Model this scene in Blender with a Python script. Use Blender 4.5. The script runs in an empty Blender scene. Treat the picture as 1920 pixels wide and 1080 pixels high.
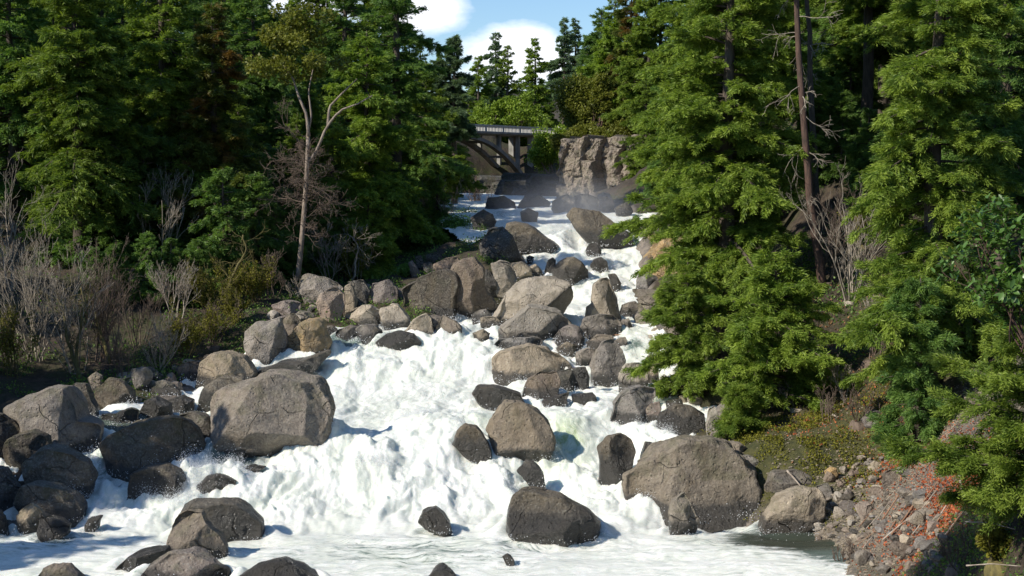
import bpy, math, random
import numpy as np
from math import radians as rad, pi
SC = bpy.context.scene
COL = SC.collection
RNG = np.random.default_rng(7)
F = 2637.0; PITCH = rad(5.0); CP, SP = math.cos(PITCH), math.sin(PITCH)
# ---------------------------------------------------------------- camera
cam_d = bpy.data.cameras.new('camera'); cam = bpy.data.objects.new('camera', cam_d); COL.objects.link(cam)
cam_d.sensor_width = 36; cam_d.lens = 36 * F / 1920; cam_d.clip_end = 3000; cam_d.clip_start = 0.1
cam.rotation_euler = (pi / 2 - PITCH, 0, 0); SC.camera = cam

def tanv(v):                       # downward slope of a picture row
    a = (v - 540) / F
    return (SP + a * CP) / (CP - a * SP)
def W(u, v, D):                    # measured picture point + distance -> world
    a = (v - 540) / F
    k = D / (CP - a * SP)
    return np.array([(u - 960) / F * k, D, -tanv(v) * D])
VT = np.array([380, 400, 430, 460, 500, 570, 600, 615, 640, 715, 760, 800, 880, 940, 990, 1080, 1200], float)
DT = np.array([100, 86, 78, 72, 69, 63.5, 58.5, 56, 54, 51, 47, 43.6, 40, 38.2, 36.4, 32, 28], float)
def Dv(v): return float(np.interp(v, VT, DT))
ZT = np.array([-tanv(v) * d for v, d in zip(VT, DT)])
_o = np.argsort(DT)
def zw(y): return np.interp(y, np.r_[10, DT[_o], 400], np.r_[-9.45, np.maximum.accumulate(ZT[_o]), -2.3])
EV = np.array([1200, 1080, 1020, 990, 930, 880, 800, 740, 715, 680, 650, 620, 600, 570, 500, 460, 430, 400, 380], float)
EL = np.array([-300, -200, -120, 0, 150, 165, 185, 330, 380, 560, 600, 690, 850, 1000, 1000, 985, 930, 915, 900], float)
ER = np.array([1640, 1560, 1555, 1480, 1260, 1265, 1270, 1230, 1230, 1215, 1215, 1205, 1200, 1195, 1195, 1195, 1185, 1175, 1060], float)
EY = np.array([Dv(v) for v in EV])
def xL(y): return np.interp(y, EY, (EL - 960) / F * EY)
def xR(y): return np.interp(y, EY, (ER - 960) / F * EY)

# ---------------------------------------------------------------- noise
_p = np.random.default_rng(3).permutation(256).astype(np.int64); _p = np.r_[_p, _p]
_g = np.random.default_rng(4).normal(size=(256, 3)); _g /= np.linalg.norm(_g, axis=1)[:, None]
def pn(P):
    P = np.asarray(P, float); I = np.floor(P).astype(np.int64); f = P - I; I &= 255
    w = f * f * f * (f * (f * 6 - 15) + 10)
    out = 0
    for a in (0, 1):
        for b in (0, 1):
            for c in (0, 1):
                h = _p[_p[_p[(I[:, 0] + a) & 255] + ((I[:, 1] + b) & 255)] + ((I[:, 2] + c) & 255)]
                d = ((f - (a, b, c)) * _g[h]).sum(1)
                out = out + d * (w[:, 0] if a else 1 - w[:, 0]) * (w[:, 1] if b else 1 - w[:, 1]) * (w[:, 2] if c else 1 - w[:, 2])
    return out * 1.6
def fbm(P, o=4, g=.5):
    s = 0; a = 1.; t = 0
    for i in range(o): s = s + a * pn(P * 2.03 ** i + 17.3 * i); t += a; a *= g
    return s / t
def ridge(P, o=4, g=.55):
    s = 0; a = 1.; t = 0
    for i in range(o): s = s + a * (1 - 2 * np.abs(pn(P * 2.03 ** i + 9.1 * i))); t += a; a *= g
    return s / t
def v3(x, y, z=0): return np.stack([x, y, np.zeros_like(x) + z], 1)
def nrm(a): return a / (np.linalg.norm(a, axis=-1, keepdims=True) + 1e-9)

# ---------------------------------------------------------------- ground
GP = []
for v, y in zip(EV, EY):
    l, r = xL(y), xR(y); z = zw(y)
    for t in np.linspace(.12, .88, 4): GP.append((l + (r - l) * t, y, z - 1.3))
    GP.append((l, y, z - .15)); GP.append((r, y, z - .15))
GP += [(-1, 140, -4.2), (2.5, 140, -4.2), (-1, 170, -4), (2, 170, -3.5), (-1, 20, -11), (5, 18, -10.5), (-12, 20, -10)]
for u, v, D in [(-150, 860, 42), (100, 700, 50), (-100, 640, 52), (-300, 760, 44), (300, 660, 53), (20, 560, 57), (300, 500, 62), (480, 560, 60), (560, 540, 63), (640, 520, 69), (700, 505, 73),
                (800, 480, 80), (760, 540, 66), (860, 470, 82), (880, 400, 100), (850, 390, 115), (100, 400, 78), (-400, 500, 60), (400, 350, 95), (650, 320, 110), (-200, 250, 95),
                (1450, 850, 38.5), (1530, 890, 37.6), (1600, 740, 41.5), (1650, 850, 38), (1540, 960, 36.4), (1700, 940, 33.5), (1620, 1010, 34), (1700, 1060, 31), (1820, 930, 29.5), (1900, 1060, 25), (2000, 800, 25),
                (1800, 800, 33), (1750, 620, 39), (1600, 600, 46), (1600, 450, 51), (1600, 250, 60), (1420, 700, 46), (1400, 600, 50), (1340, 770, 46), (1260, 735, 50), (1290, 690, 53),
                (1260, 600, 60), (1280, 480, 68), (1330, 330, 74), (1220, 420, 85), (1240, 300, 100), (1240, 255, 116), (1080, 252, 124), (1150, 250, 121), (1060, 398, 112), (1120, 398, 108), (1180, 398, 104), (1215, 390, 101), (1070, 245, 165), (1000, 400, 125), (940, 400, 130), (1028, 385, 121), (870, 400, 125), (1000, 400, 150),
                (900, 240, 165), (800, 240, 150), (1100, 235, 200), (1800, 250, 60), (2100, 300, 50), (1900, 100, 80), (2300, 700, 26), (1700, 50, 100), (1400, 150, 110), (790, 262, 138)]:
    GP.append(tuple(W(u, v, D)))
GP += [(-60, 60, 2), (-60, 100, 10), (-90, 160, 22), (-30, 160, 8), (-25, 20, -5), (-60, 10, 2), (60, 30, 6), (60, 80, 22), (60, 160, 34), (20, 170, 12), (0, 260, 5), (-80, 300, 26), (80, 300, 40), (0, 320, 6), (-25, 300, 7), (30, 300, 9), (15, 240, 6), (-20, 230, 6),
       (14, 8, -4.5), (26, 20, 0), (-14, 4, -6.5), (0, 6, -5.5), (0, -30, -3), (-60, -30, 4), (60, -30, 6), (-30, 40, -4), (-24, 48, -5.5), (-150, 100, 30), (160, 100, 60), (-150, -60, 10), (150, -60, 20), (-160, 400, 40), (160, 400, 60), (0, 420, 8), (-60, 420, 12), (60, 420, 14)]
GP = np.array(GP, float)
def _k(a, b): return np.sqrt(((a[:, None] - b[None]) ** 2).sum(2) + .3)
_A = _k(GP[:, :2], GP[:, :2]) + np.eye(len(GP)) * .02
_n = len(GP); _M = np.zeros((_n + 1, _n + 1)); _M[:_n, :_n] = _A; _M[:_n, _n] = 1; _M[_n, :_n] = 1
_c = np.linalg.solve(_M, np.r_[GP[:, 2], 0])
def gz(x, y):
    x = np.atleast_1d(np.asarray(x, float)); y = np.atleast_1d(np.asarray(y, float)); out = np.empty(len(x))
    for i in range(0, len(x), 20000):
        q = np.stack([x[i:i + 20000], y[i:i + 20000]], 1); out[i:i + 20000] = _k(q, GP[:, :2]) @ _c[:_n] + _c[_n]
    d = np.hypot(x, y); nz = fbm(v3(x * .35, y * .35), 4) * .55 + fbm(v3(x * 1.5, y * 1.5, 4), 3) * .14
    return out + nz * np.clip(d / 60, .4, 1.3)
def g1(x, y): return float(gz(x, y)[0])

# ---------------------------------------------------------------- mesh helpers
def mesh(name, V, Fq, mats, attrs=None, smooth=False, mi=None):
    """V (n,3); Fq (m,k) array or list of arrays (quads / tris)"""
    me = bpy.data.meshes.new(name); V = np.asarray(V, np.float32)
    Fs = [np.asarray(f, np.int32) for f in (Fq if isinstance(Fq, list) else [Fq]) if len(f)]
    me.vertices.add(len(V)); me.vertices.foreach_set('co', V.ravel())
    nl = sum(f.size for f in Fs); nf = sum(len(f) for f in Fs)
    me.loops.add(nl); me.loops.foreach_set('vertex_index', np.concatenate([f.ravel() for f in Fs]))
    tot = np.concatenate([np.full(len(f), f.shape[1], np.int32) for f in Fs]); st = np.r_[0, np.cumsum(tot)[:-1]].astype(np.int32)
    me.polygons.add(nf); me.polygons.foreach_set('loop_start', st); me.polygons.foreach_set('loop_total', tot)
    if mi is not None: me.polygons.foreach_set('material_index', np.asarray(mi, np.int32))
    me.polygons.foreach_set('use_smooth', np.full(nf, smooth, bool))
    for m in (mats if isinstance(mats, list) else [mats]): me.materials.append(m)
    for k, a in (attrs or {}).items():
        at = me.attributes.new(k, 'FLOAT', 'POINT'); at.data.foreach_set('value', np.asarray(a, np.float32))
    me.update(calc_edges=True)
    return me
def obj(name, me, parent=None, loc=(0, 0, 0), label=None, cat=None, group=None, kind=None):
    o = bpy.data.objects.new(name, me); COL.objects.link(o); o.location = loc
    if parent is not None: o.parent = parent
    for k, v in (('label', label), ('category', cat), ('group', group), ('kind', kind)):
        if v: o[k] = v
    return o
def empty(name, loc, label, cat, group=None, rz=0):
    o = obj(name, None, None, loc, label, cat, group); o.empty_display_size = .3; o.rotation_euler.z = rz
    return o
def dup(root, loc, label, rz=0, sc=1, tilt=0):
    r = root.copy(); COL.objects.link(r); r.location = loc; r.rotation_euler = (tilt, 0, rz); r.scale = (sc, sc, sc) if not isinstance(sc, tuple) else sc
    r['label'] = label
    for ch in list(root.children):
        c = ch.copy(); COL.objects.link(c); c.parent = r
    return r
def prisms(P0, P1, R0, R1, k=4):
    P0 = np.asarray(P0, float); P1 = np.asarray(P1, float); n = len(P0); d = nrm(P1 - P0)
    up = np.where(np.abs(d[:, 2:3]) > .9, [[1., 0, 0]], [[0, 0, 1.]]); a = nrm(np.cross(d, up)); b = np.cross(d, a)
    t = np.arange(k) * 2 * pi / k
    ring = a[:, None] * np.cos(t)[None, :, None] + b[:, None] * np.sin(t)[None, :, None]
    V = np.concatenate([P0[:, None] + ring * np.asarray(R0)[:, None, None], P1[:, None] + ring * np.asarray(R1)[:, None, None]], 1).reshape(-1, 3)
    i = np.arange(n)[:, None] * 2 * k; j = np.arange(k)[None]; j2 = (j + 1) % k
    Fq = np.stack([i + j, i + j2, i + k + j2, i + k + j], 2).reshape(-1, 4)
    return V, Fq
def tube(pts, rads, k=8, cap=True):
    pts = np.asarray(pts, float); n = len(pts); t = nrm(np.gradient(pts, axis=0))
    ref = np.array([1., 0, 0]) if abs(t[0, 0]) < .8 else np.array([0, 1., 0])
    a = nrm(ref - t * (t @ ref)[:, None]); b = np.cross(t, a); th = np.arange(k) * 2 * pi / k
    V = (pts[:, None] + (a[:, None] * np.cos(th)[None, :, None] + b[:, None] * np.sin(th)[None, :, None]) * np.asarray(rads)[:, None, None]).reshape(-1, 3)
    i = np.arange(n - 1)[:, None] * k; j = np.arange(k)[None]; j2 = (j + 1) % k
    Fq = np.stack([i + j, i + j2, i + k + j2, i + k + j], 2).reshape(-1, 4)
    if cap:
        V = np.vstack([V, pts[0], pts[-1]]); m = n * k
        tr = np.array([[m, (q + 1) % k, q] for q in range(k)] + [[m + 1, (n - 1) * k + q, (n - 1) * k + (q + 1) % k] for q in range(k)])
        return V, [Fq, tr]
    return V, [Fq]
def join(parts):
    Vs = []; Qs = []; Ts = []; n = 0
    for V, Fs in parts:
        for f in (Fs if isinstance(Fs, list) else [Fs]):
            f = np.asarray(f)
            if len(f): (Qs if f.shape[1] == 4 else Ts).append(f + n)
        Vs.append(V); n += len(V)
    return np.vstack(Vs), [np.vstack(x) for x in (Qs, Ts) if x]
_ico = {}
def ico(n):
    if n in _ico: return _ico[n]
    if n == 0:
        p = (1 + 5 ** .5) / 2
        V = nrm(np.array([(-1, p, 0), (1, p, 0), (-1, -p, 0), (1, -p, 0), (0, -1, p), (0, 1, p), (0, -1, -p), (0, 1, -p), (p, 0, -1), (p, 0, 1), (-p, 0, -1), (-p, 0, 1)], float))
        T = np.array([(0, 11, 5), (0, 5, 1), (0, 1, 7), (0, 7, 10), (0, 10, 11), (1, 5, 9), (5, 11, 4), (11, 10, 2), (10, 7, 6), (7, 1, 8), (3, 9, 4), (3, 4, 2), (3, 2, 6), (3, 6, 8), (3, 8, 9), (4, 9, 5), (2, 4, 11), (6, 2, 10), (8, 6, 7), (9, 8, 1)])
    else:
        V, T = ico(n - 1)
        E = np.sort(np.vstack([T[:, [0, 1]], T[:, [1, 2]], T[:, [2, 0]]]), 1); Eu, inv = np.unique(E, axis=0, return_inverse=True); inv = inv.ravel() + len(V)
        m = len(T); a, b, c = inv[:m], inv[m:2 * m], inv[2 * m:]
        V = np.vstack([V, nrm(V[Eu[:, 0]] + V[Eu[:, 1]])])
        T = np.vstack([np.stack([T[:, 0], a, c], 1), np.stack([T[:, 1], b, a], 1), np.stack([T[:, 2], c, b], 1), np.stack([a, b, c], 1)])
    _ico[n] = (V, T); return V, T

# ---------------------------------------------------------------- materials
class N:
    def __init__(s, name):
        s.m = bpy.data.materials.new(name); s.m.use_nodes = True; s.t = s.m.node_tree; s.t.nodes.clear()
        s.out = s.t.nodes.new('ShaderNodeOutputMaterial')
    def n(s, typ, ins=None, **kw):
        nd = s.t.nodes.new('ShaderNode' + typ)
        for k, v in kw.items(): setattr(nd, k, v)
        for k, v in (ins or {}).items(): s.set(nd.inputs[k], v)
        return nd
    def set(s, sock, v):
        if isinstance(v, bpy.types.NodeSocket): s.t.links.new(v, sock)
        elif isinstance(v, bpy.types.Node): s.t.links.new(v.outputs[0], sock)
        else:
            if isinstance(v, tuple) and len(v) == 3 and sock.type == 'RGBA': v = v + (1,)
            sock.default_value = v
    def coord(s, kind='Object', scale=(1, 1, 1)):
        c = s.n('TexCoord'); m = s.n('Mapping', {'Vector': c.outputs[kind], 'Scale': scale}); return m.outputs[0]
    def noise(s, vec, sc, det=5, rough=.6, dist=0):
        return s.n('TexNoise', {'Vector': vec, 'Scale': sc, 'Detail': det, 'Roughness': rough, 'Distortion': dist}).outputs['Fac']
    def ramp(s, f, *st):
        r = s.n('ValToRGB', {'Fac': f}); e = r.color_ramp.elements
        while len(e) < len(st): e.new(.5)
        for q, (p, c) in zip(e, st):
            q.position = p; q.color = (c, c, c, 1) if not isinstance(c, tuple) else c + (1,)
        return r.outputs[0]
    def mix(s, f, a, b, bt='MIX'):
        x = s.n('Mix', data_type='RGBA', blend_type=bt); s.set(x.inputs[0], f); s.set(x.inputs[6], a); s.set(x.inputs[7], b); return x.outputs[2]
    def math(s, op, a, b=0, c=0):
        x = s.n('Math', operation=op); s.set(x.inputs[0], a); s.set(x.inputs[1], b); s.set(x.inputs[2], c); return x.outputs[0]
    def attr(s, name): return s.n('Attribute', attribute_name=name).outputs['Fac']
    def rnd(s): return s.n('ObjectInfo').outputs['Random']
    def bsdf(s, **kw):
        b = s.n('BsdfPrincipled')
        for k, v in kw.items(): s.set(b.inputs[k.replace('_', ' ')], v)
        return b
    def bump(s, h, st=.5, d=.05, nrm=None):
        b = s.n('Bump', {'Height': h, 'Strength': st, 'Distance': d})
        if nrm is not None: s.set(b.inputs['Normal'], nrm)
        return b.outputs[0]
    def done(s, sh): s.set(s.out.inputs['Surface'], sh); return s.m

def rock_mat(name, c1, c2, c3, lich=(.30, .29, .24), wetc=(.035, .034, .032)):
    k = N(name); g = k.n('NewGeometry').outputs['Position']; r = k.rnd()
    a = k.noise(g, .55, 4, .6, .3); b = k.noise(g, 3.2, 8, .68, .4); c = k.noise(g, 16, 6, .7); d = k.noise(g, 60, 3, .6)
    col = k.mix(k.ramp(a, (.32, 0.), (.66, 1.)), c1, c2)
    col = k.mix(k.ramp(b, (.40, 0.), (.66, .85)), col, c3)
    col = k.mix(k.math('MULTIPLY', k.ramp(c, (.50, 0.), (.66, 1.)), .5), col, lich)
    v = k.math('MULTIPLY_ADD', r, .5, .72); vv = k.math('MULTIPLY_ADD', k.math('ADD', c, d), 1.25, -.25)
    col = k.mix(1., col, k.n('CombineColor', {0: k.math('MULTIPLY', v, vv), 1: k.math('MULTIPLY', v, vv), 2: k.math('MULTIPLY', v, vv)}).outputs[0], 'MULTIPLY')
    # warm/cool stains, cracks
    st = k.noise(k.n('Mapping', {'Vector': g, 'Scale': (1.4, 1.4, .35)}).outputs[0], 1.6, 5, .6, .6)
    col = k.mix(k.math('MULTIPLY', k.ramp(st, (.50, 0.), (.66, 1.)), .36), col, (.15, .115, .065))
    wp = k.n('VectorMath', operation='ADD'); k.set(wp.inputs[0], g); k.set(wp.inputs[1], k.n('TexNoise', {'Vector': g, 'Scale': .9, 'Detail': 3}).outputs['Color'])
    vo = k.n('TexVoronoi', {'Vector': wp.outputs[0], 'Scale': .62}, feature='DISTANCE_TO_EDGE').outputs[0]
    brk = k.ramp(k.noise(g, .8, 2), (.46, 0.), (.58, 1.))
    cr = k.math('MULTIPLY', k.ramp(vo, (0., 1.), (.011, 0.)), brk)
    col = k.mix(k.math('MULTIPLY', cr, .55), col, (.05, .042, .035))
    r2 = k.math('FRACT', k.math('MULTIPLY', r, 7.31)); col = k.mix(1., col, k.mix(r2, (1.06, 1., .91), (.93, .97, 1.04)), 'MULTIPLY')
    # moss on up-facing dry rock in patches
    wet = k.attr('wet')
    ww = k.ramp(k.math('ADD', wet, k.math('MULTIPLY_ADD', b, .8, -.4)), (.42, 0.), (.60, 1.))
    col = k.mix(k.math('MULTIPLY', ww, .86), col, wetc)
    ms = k.math('MULTIPLY', k.attr('moss'), k.ramp(k.noise(g, 2.6, 6, .65), (.46, 0.), (.6, 1.)))
    col = k.mix(ms, col, (.055, .075, .012))
    rg = k.math('MULTIPLY_ADD', ww, -.62, .9)
    h = k.math('ADD', k.math('MULTIPLY', b, 1.0), k.math('MULTIPLY', c, .35)); h = k.math('ADD', h, k.math('MULTIPLY', d, .10)); h = k.math('SUBTRACT', h, k.math('MULTIPLY', cr, .8)); h = k.math('SUBTRACT', h, k.math('MULTIPLY', k.ramp(k.n('TexVoronoi', {'Vector': g, 'Scale': 7.}).outputs[0], (.0, 1.), (.28, 0.)), .35))
    return k.done(k.bsdf(Base_Color=col, Roughness=rg, Normal=k.bump(h, 1., .17)))
M = {}
M['grey'] = rock_mat('rock_grey', (.255, .215, .175), (.165, .15, .135), (.36, .315, .26))
M['tan'] = rock_mat('rock_tan', (.42, .355, .27), (.31, .27, .215), (.50, .435, .345))
M['sunny'] = rock_mat('rock_sunlit_brown', (.34, .285, .215), (.24, .205, .165), (.43, .37, .285))
M['umber'] = rock_mat('rock_umber', (.15, .12, .09), (.085, .075, .062), (.21, .175, .13))  # browns darkened to carry the dappled tree shade on the left boulders
M['brown'] = rock_mat('rock_brown', (.215, .17, .135), (.15, .125, .105), (.29, .235, .185))
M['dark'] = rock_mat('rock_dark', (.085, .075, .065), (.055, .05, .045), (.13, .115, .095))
M['warm'] = rock_mat('rock_yellow', (.46, .34, .19), (.38, .30, .21), (.55, .36, .15))
M['pink'] = rock_mat('rock_pink', (.28, .21, .175), (.21, .18, .155), (.34, .28, .23))
M['cliff'] = rock_mat('cliff_rock', (.25, .19, .14), (.15, .12, .095), (.33, .265, .20))
M['wetrock'] = rock_mat('rock_wet', (.15, .125, .09), (.09, .08, .065), (.21, .175, .12))

def leaf_mat(name, c1, c2, c3=None, tr=.3, rough=.5, spec=.25):
    k = N(name); v = k.attr('var'); r = k.rnd()
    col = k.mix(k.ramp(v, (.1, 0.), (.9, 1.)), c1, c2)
    if c3:
        g = k.n('NewGeometry').outputs['Position']
        col = k.mix(k.ramp(k.noise(g, .55, 3, .6), (.50, 0.), (.62, 1.)), col, c3)
    s = k.math('MULTIPLY_ADD', r, .35, .82)
    col = k.mix(1., col, k.n('CombineColor', {0: s, 1: s, 2: s}).outputs[0], 'MULTIPLY')
    b = k.bsdf(Base_Color=col, Roughness=rough, Specular_IOR_Level=spec)
    t = k.n('BsdfTranslucent', {'Color': k.mix(1., col, (1.3, 1.35, .6), 'MULTIPLY')})
    return k.done(k.n('MixShader', {0: tr, 1: b.outputs[0], 2: t.outputs[0]}))
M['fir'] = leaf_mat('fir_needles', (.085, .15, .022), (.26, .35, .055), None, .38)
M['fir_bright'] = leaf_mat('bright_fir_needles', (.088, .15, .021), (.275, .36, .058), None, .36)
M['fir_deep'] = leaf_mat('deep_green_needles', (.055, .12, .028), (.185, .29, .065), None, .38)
M['fir_rust'] = leaf_mat('rusting_needles', (.055, .085, .014), (.15, .18, .03), (.20, .115, .03))
M['fir_blue'] = leaf_mat('bluish_needles', (.085, .14, .075), (.20, .29, .15), None, .38)  # needles paled so distant air haze sits in the leaf colour
M['leaf'] = leaf_mat('broad_leaves', (.06, .13, .022), (.17, .31, .07), None, .3, .36, .5)
M['leaf_lime'] = leaf_mat('lime_leaves', (.10, .17, .015), (.24, .33, .04))
M['leaf_olive'] = leaf_mat('olive_leaves', (.09, .11, .014), (.20, .21, .035))
M['leaf_red'] = leaf_mat('fallen_red_leaves', (.26, .05, .018), (.52, .16, .06), None, .1, .7)
M['leaf_brown'] = leaf_mat('dead_brown_leaves', (.16, .08, .035), (.32, .17, .08), None, .1, .7)
M['moss_tuft'] = leaf_mat('moss_tufts', (.09, .095, .012), (.19, .18, .02), None, .2, .8)

def bark_mat(name, c1, c2):
    k = N(name); o = k.coord('Object', (1, 1, .22)); a = k.noise(o, 9, 6, .7, .4); b = k.noise(o, 1.6, 3)
    col = k.mix(k.ramp(a, (.38, 0.), (.62, 1.)), c1, c2); col = k.mix(k.math('MULTIPLY', b, .4), col, (.09, .075, .055))
    return k.done(k.bsdf(Base_Color=col, Roughness=.9, Normal=k.bump(a, .8, .04)))
M['bark'] = bark_mat('dark_bark', (.045, .033, .025), (.11, .085, .065))
M['bark_red'] = bark_mat('reddish_bark', (.040, .022, .016), (.12, .062, .045))
M['bark_pale'] = bark_mat('pale_bark', (.17, .13, .10), (.38, .31, .25))
M['twig'] = bark_mat('grey_twigs', (.20, .165, .125), (.50, .44, .35))
M['twig_brown'] = bark_mat('brown_twigs', (.085, .06, .042), (.20, .145, .11))
M['twig_moss'] = bark_mat('mossy_twigs', (.07, .062, .016), (.20, .165, .045))
M['wood'] = bark_mat('weathered_wood', (.28, .22, .17), (.50, .43, .35))
M['wood_red'] = bark_mat('rusty_wood', (.22, .10, .055), (.38, .22, .13))

# ground
k = N('forest_floor'); g = k.n('NewGeometry'); p = g.outputs['Position']
a = k.noise(p, .35, 6, .65); b = k.noise(p, 3, 8, .7); c = k.noise(p, 22, 4, .7)
col = k.mix(k.ramp(b, (.4, 0.), (.62, 1.)), (.028, .020, .014), (.085, .062, .04))  # soil albedo lowered to paint the gloom under the trees
col = k.mix(k.math('MULTIPLY', k.ramp(a, (.46, 0.), (.60, 1.)), k.ramp(b, (.40, 1.), (.66, 0.))), col, (.05, .062, .014))
col = k.mix(k.ramp(c, (.64, 0.), (.72, .6)), col, (.17, .12, .08))
col = k.mix(k.attr('moss'), col, k.mix(k.ramp(b, (.38, 0.), (.6, 1.)), (.045, .05, .012), (.105, .105, .022)))
col = k.mix(k.attr('rocky'), col, k.mix(k.ramp(b, (.42, 0.), (.58, 1.)), (.15, .13, .11), (.26, .22, .18)))
M['ground'] = k.done(k.bsdf(Base_Color=col, Roughness=.95, Normal=k.bump(k.math('ADD', b, k.math('MULTIPLY', c, .4)), 1., .15)))

# water : foam over green water
k = N('river_water'); g = k.n('NewGeometry'); p = g.outputs['Position']
wn_ = k.n('VectorMath', operation='SCALE'); k.set(wn_.inputs[0], k.n('TexNoise', {'Vector': p, 'Scale': .55, 'Detail': 3}).outputs['Color']); wn_.inputs['Scale'].default_value = 1.6
pw = k.n('VectorMath', operation='ADD'); k.set(pw.inputs[0], p); k.set(pw.inputs[1], wn_)
s1 = k.n('Mapping', {'Vector': pw, 'Scale': (1.9, .42, .7)}).outputs[0]; s2 = k.n('Mapping', {'Vector': pw, 'Scale': (.42, 2.3, 1.)}).outputs[0]
mv = k.n('Mix', data_type='VECTOR'); k.set(mv.inputs[0], k.attr('pool')); k.set(mv.inputs[4], s1); k.set(mv.inputs[5], s2); st = mv.outputs[1]
stk = k.noise(st, 2.6, 9, .72, .5)
foam = k.attr('foam'); a = k.noise(st, 1.7, 8, .72, 1.1); b = k.noise(st, 7, 8, .75, .8); c = k.noise(p, 30, 4, .7)
f = k.math('ADD', k.math('ADD', k.math('MULTIPLY', k.math('MULTIPLY_ADD', stk, 2.2, -1.15), k.attr('pool')), k.math('MULTIPLY_ADD', foam, 1.55, -.62)), k.math('ADD', k.math('MULTIPLY_ADD', a, 1.0, -.5), k.math('MULTIPLY_ADD', b, .75, -.38)))
fm = k.ramp(f, (.16, 0.), (.46, .80), (.8, 1.))
col = k.mix(k.attr('green'), k.mix(k.ramp(b, (.3, 0.), (.6, 1.)), (.10, .15, .13), (.17, .22, .20)), (.33, .42, .20))
col = k.mix(k.attr('clear'), col, (.035, .040, .026))
wcol = k.mix(k.ramp(a, (.30, 0.), (.62, 1.)), (.83, .845, .79), (.96, .95, .91))
bigp = k.noise(k.n('Mapping', {'Vector': p, 'Scale': (.9, .45, .8)}).outputs[0], .8, 5, .65, .8); wcol = k.mix(k.ramp(bigp, (.38, .75), (.56, 0.)), wcol, (.70, .74, .63)); wcol = k.mix(k.math('MULTIPLY', k.attr('green'), .6), wcol, (.76, .82, .60))
wcol = k.mix(k.ramp(stk, (.36, .85), (.55, 0.)), wcol, (.66, .70, .61)); wcol = k.mix(k.ramp(b, (.36, .5), (.52, 0.)), wcol, (.60, .66, .60)); lc = k.noise(k.n('Mapping', {'Vector': p, 'Scale': (1, .7, 1)}).outputs[0], 14, 6, .8, 1.5); wcol = k.mix(k.ramp(lc, (.40, .6), (.55, 0.)), wcol, (.67, .70, .63))
h = k.math('ADD', k.math('MULTIPLY', stk, 1.1), k.math('ADD', b, k.math('MULTIPLY', c, .28)))
nb = k.bump(h, .42, .10)
wb = k.bsdf(Base_Color=col, Roughness=.12, Normal=k.bump(b, .45, .06), IOR=1.33)
fb = k.bsdf(Base_Color=wcol, Roughness=.75, Normal=nb, Specular_IOR_Level=.25, Subsurface_Weight=.6, Subsurface_Radius=(.5, .6, .65), Subsurface_Scale=.35)
M['water'] = k.done(k.n('MixShader', {0: fm, 1: wb.outputs[0], 2: fb.outputs[0]}))
k = N('white_spray'); b = k.bsdf(Base_Color=(.93, .94, .94), Roughness=.6); t = k.n('BsdfTranslucent', {'Color': (.95, .96, .97, 1)})
M['spray'] = k.done(k.n('MixShader', {0: .45, 1: b.outputs[0], 2: t.outputs[0]}))
k = N('old_concrete'); g = k.n('NewGeometry').outputs['Position']; a = k.noise(g, .9, 6, .7); b = k.noise(k.n('Mapping', {'Vector': g, 'Scale': (2, 2, .3)}).outputs[0], 1.5, 5, .7)
col = k.mix(k.ramp(a, (.35, 0.), (.65, 1.)), (.19, .185, .165), (.36, .35, .32)); col = k.mix(k.ramp(b, (.5, 0.), (.7, .6)), col, (.13, .13, .10))
M['concrete'] = k.done(k.bsdf(Base_Color=col, Roughness=.9, Normal=k.bump(a, .5, .05)))
k = N('rail_paint'); M['rail'] = k.done(k.bsdf(Base_Color=k.mix(k.noise(k.coord(), 3, 4), (.42, .41, .37), (.68, .66, .61)), Roughness=.85))
# ================================================================ ground sheet
def axis(lo, hi, dense_lo, dense_hi, step, grow=1.12):
    a = list(np.arange(dense_lo, dense_hi, step)); s = step; x = dense_lo
    left = []
    while x > lo: s *= grow; x -= s; left.append(x)
    s = step; x = a[-1]; right = []
    while x < hi: s *= grow; x += s; right.append(x)
    return np.array(left[::-1] + a + right)
gx = axis(-420, 420, -24, 24, .28); gy = axis(-200, 700, 22, 90, .32, 1.06)
X, Y = np.meshgrid(gx, gy); x = X.ravel(); y = Y.ravel(); z = gz(x, y)
nx, ny = len(gx), len(gy); i = np.arange(ny - 1)[:, None] * nx + np.arange(nx - 1)[None]
Fq = np.stack([i, i + 1, i + nx + 1, i + nx], 2).reshape(-1, 4)
cx = W(1530, 830, 38.5)[:2]
moss = np.exp(-(((x - cx[0]) / 3.2) ** 2 + ((y - cx[1]) / 4) ** 2)) * .9
inside = (x > xL(y) - .6) & (x < xR(y) + .6) & (y < 120)
rocky = np.clip(inside * 1. + np.exp(-(((x - 9.2) / 2.6) ** 2 + ((y - 33.5) / 3) ** 2)) * .9, 0, 1)
obj('ground', mesh('ground', np.stack([x, y, z], 1), Fq, M['ground'], {'moss': np.clip(moss, 0, 1), 'rocky': rocky}, True), kind='structure')

ti = np.array([(0, 1, 2), (0, 3, 1), (0, 2, 3), (1, 3, 2)])
ROCKIN = []
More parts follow.
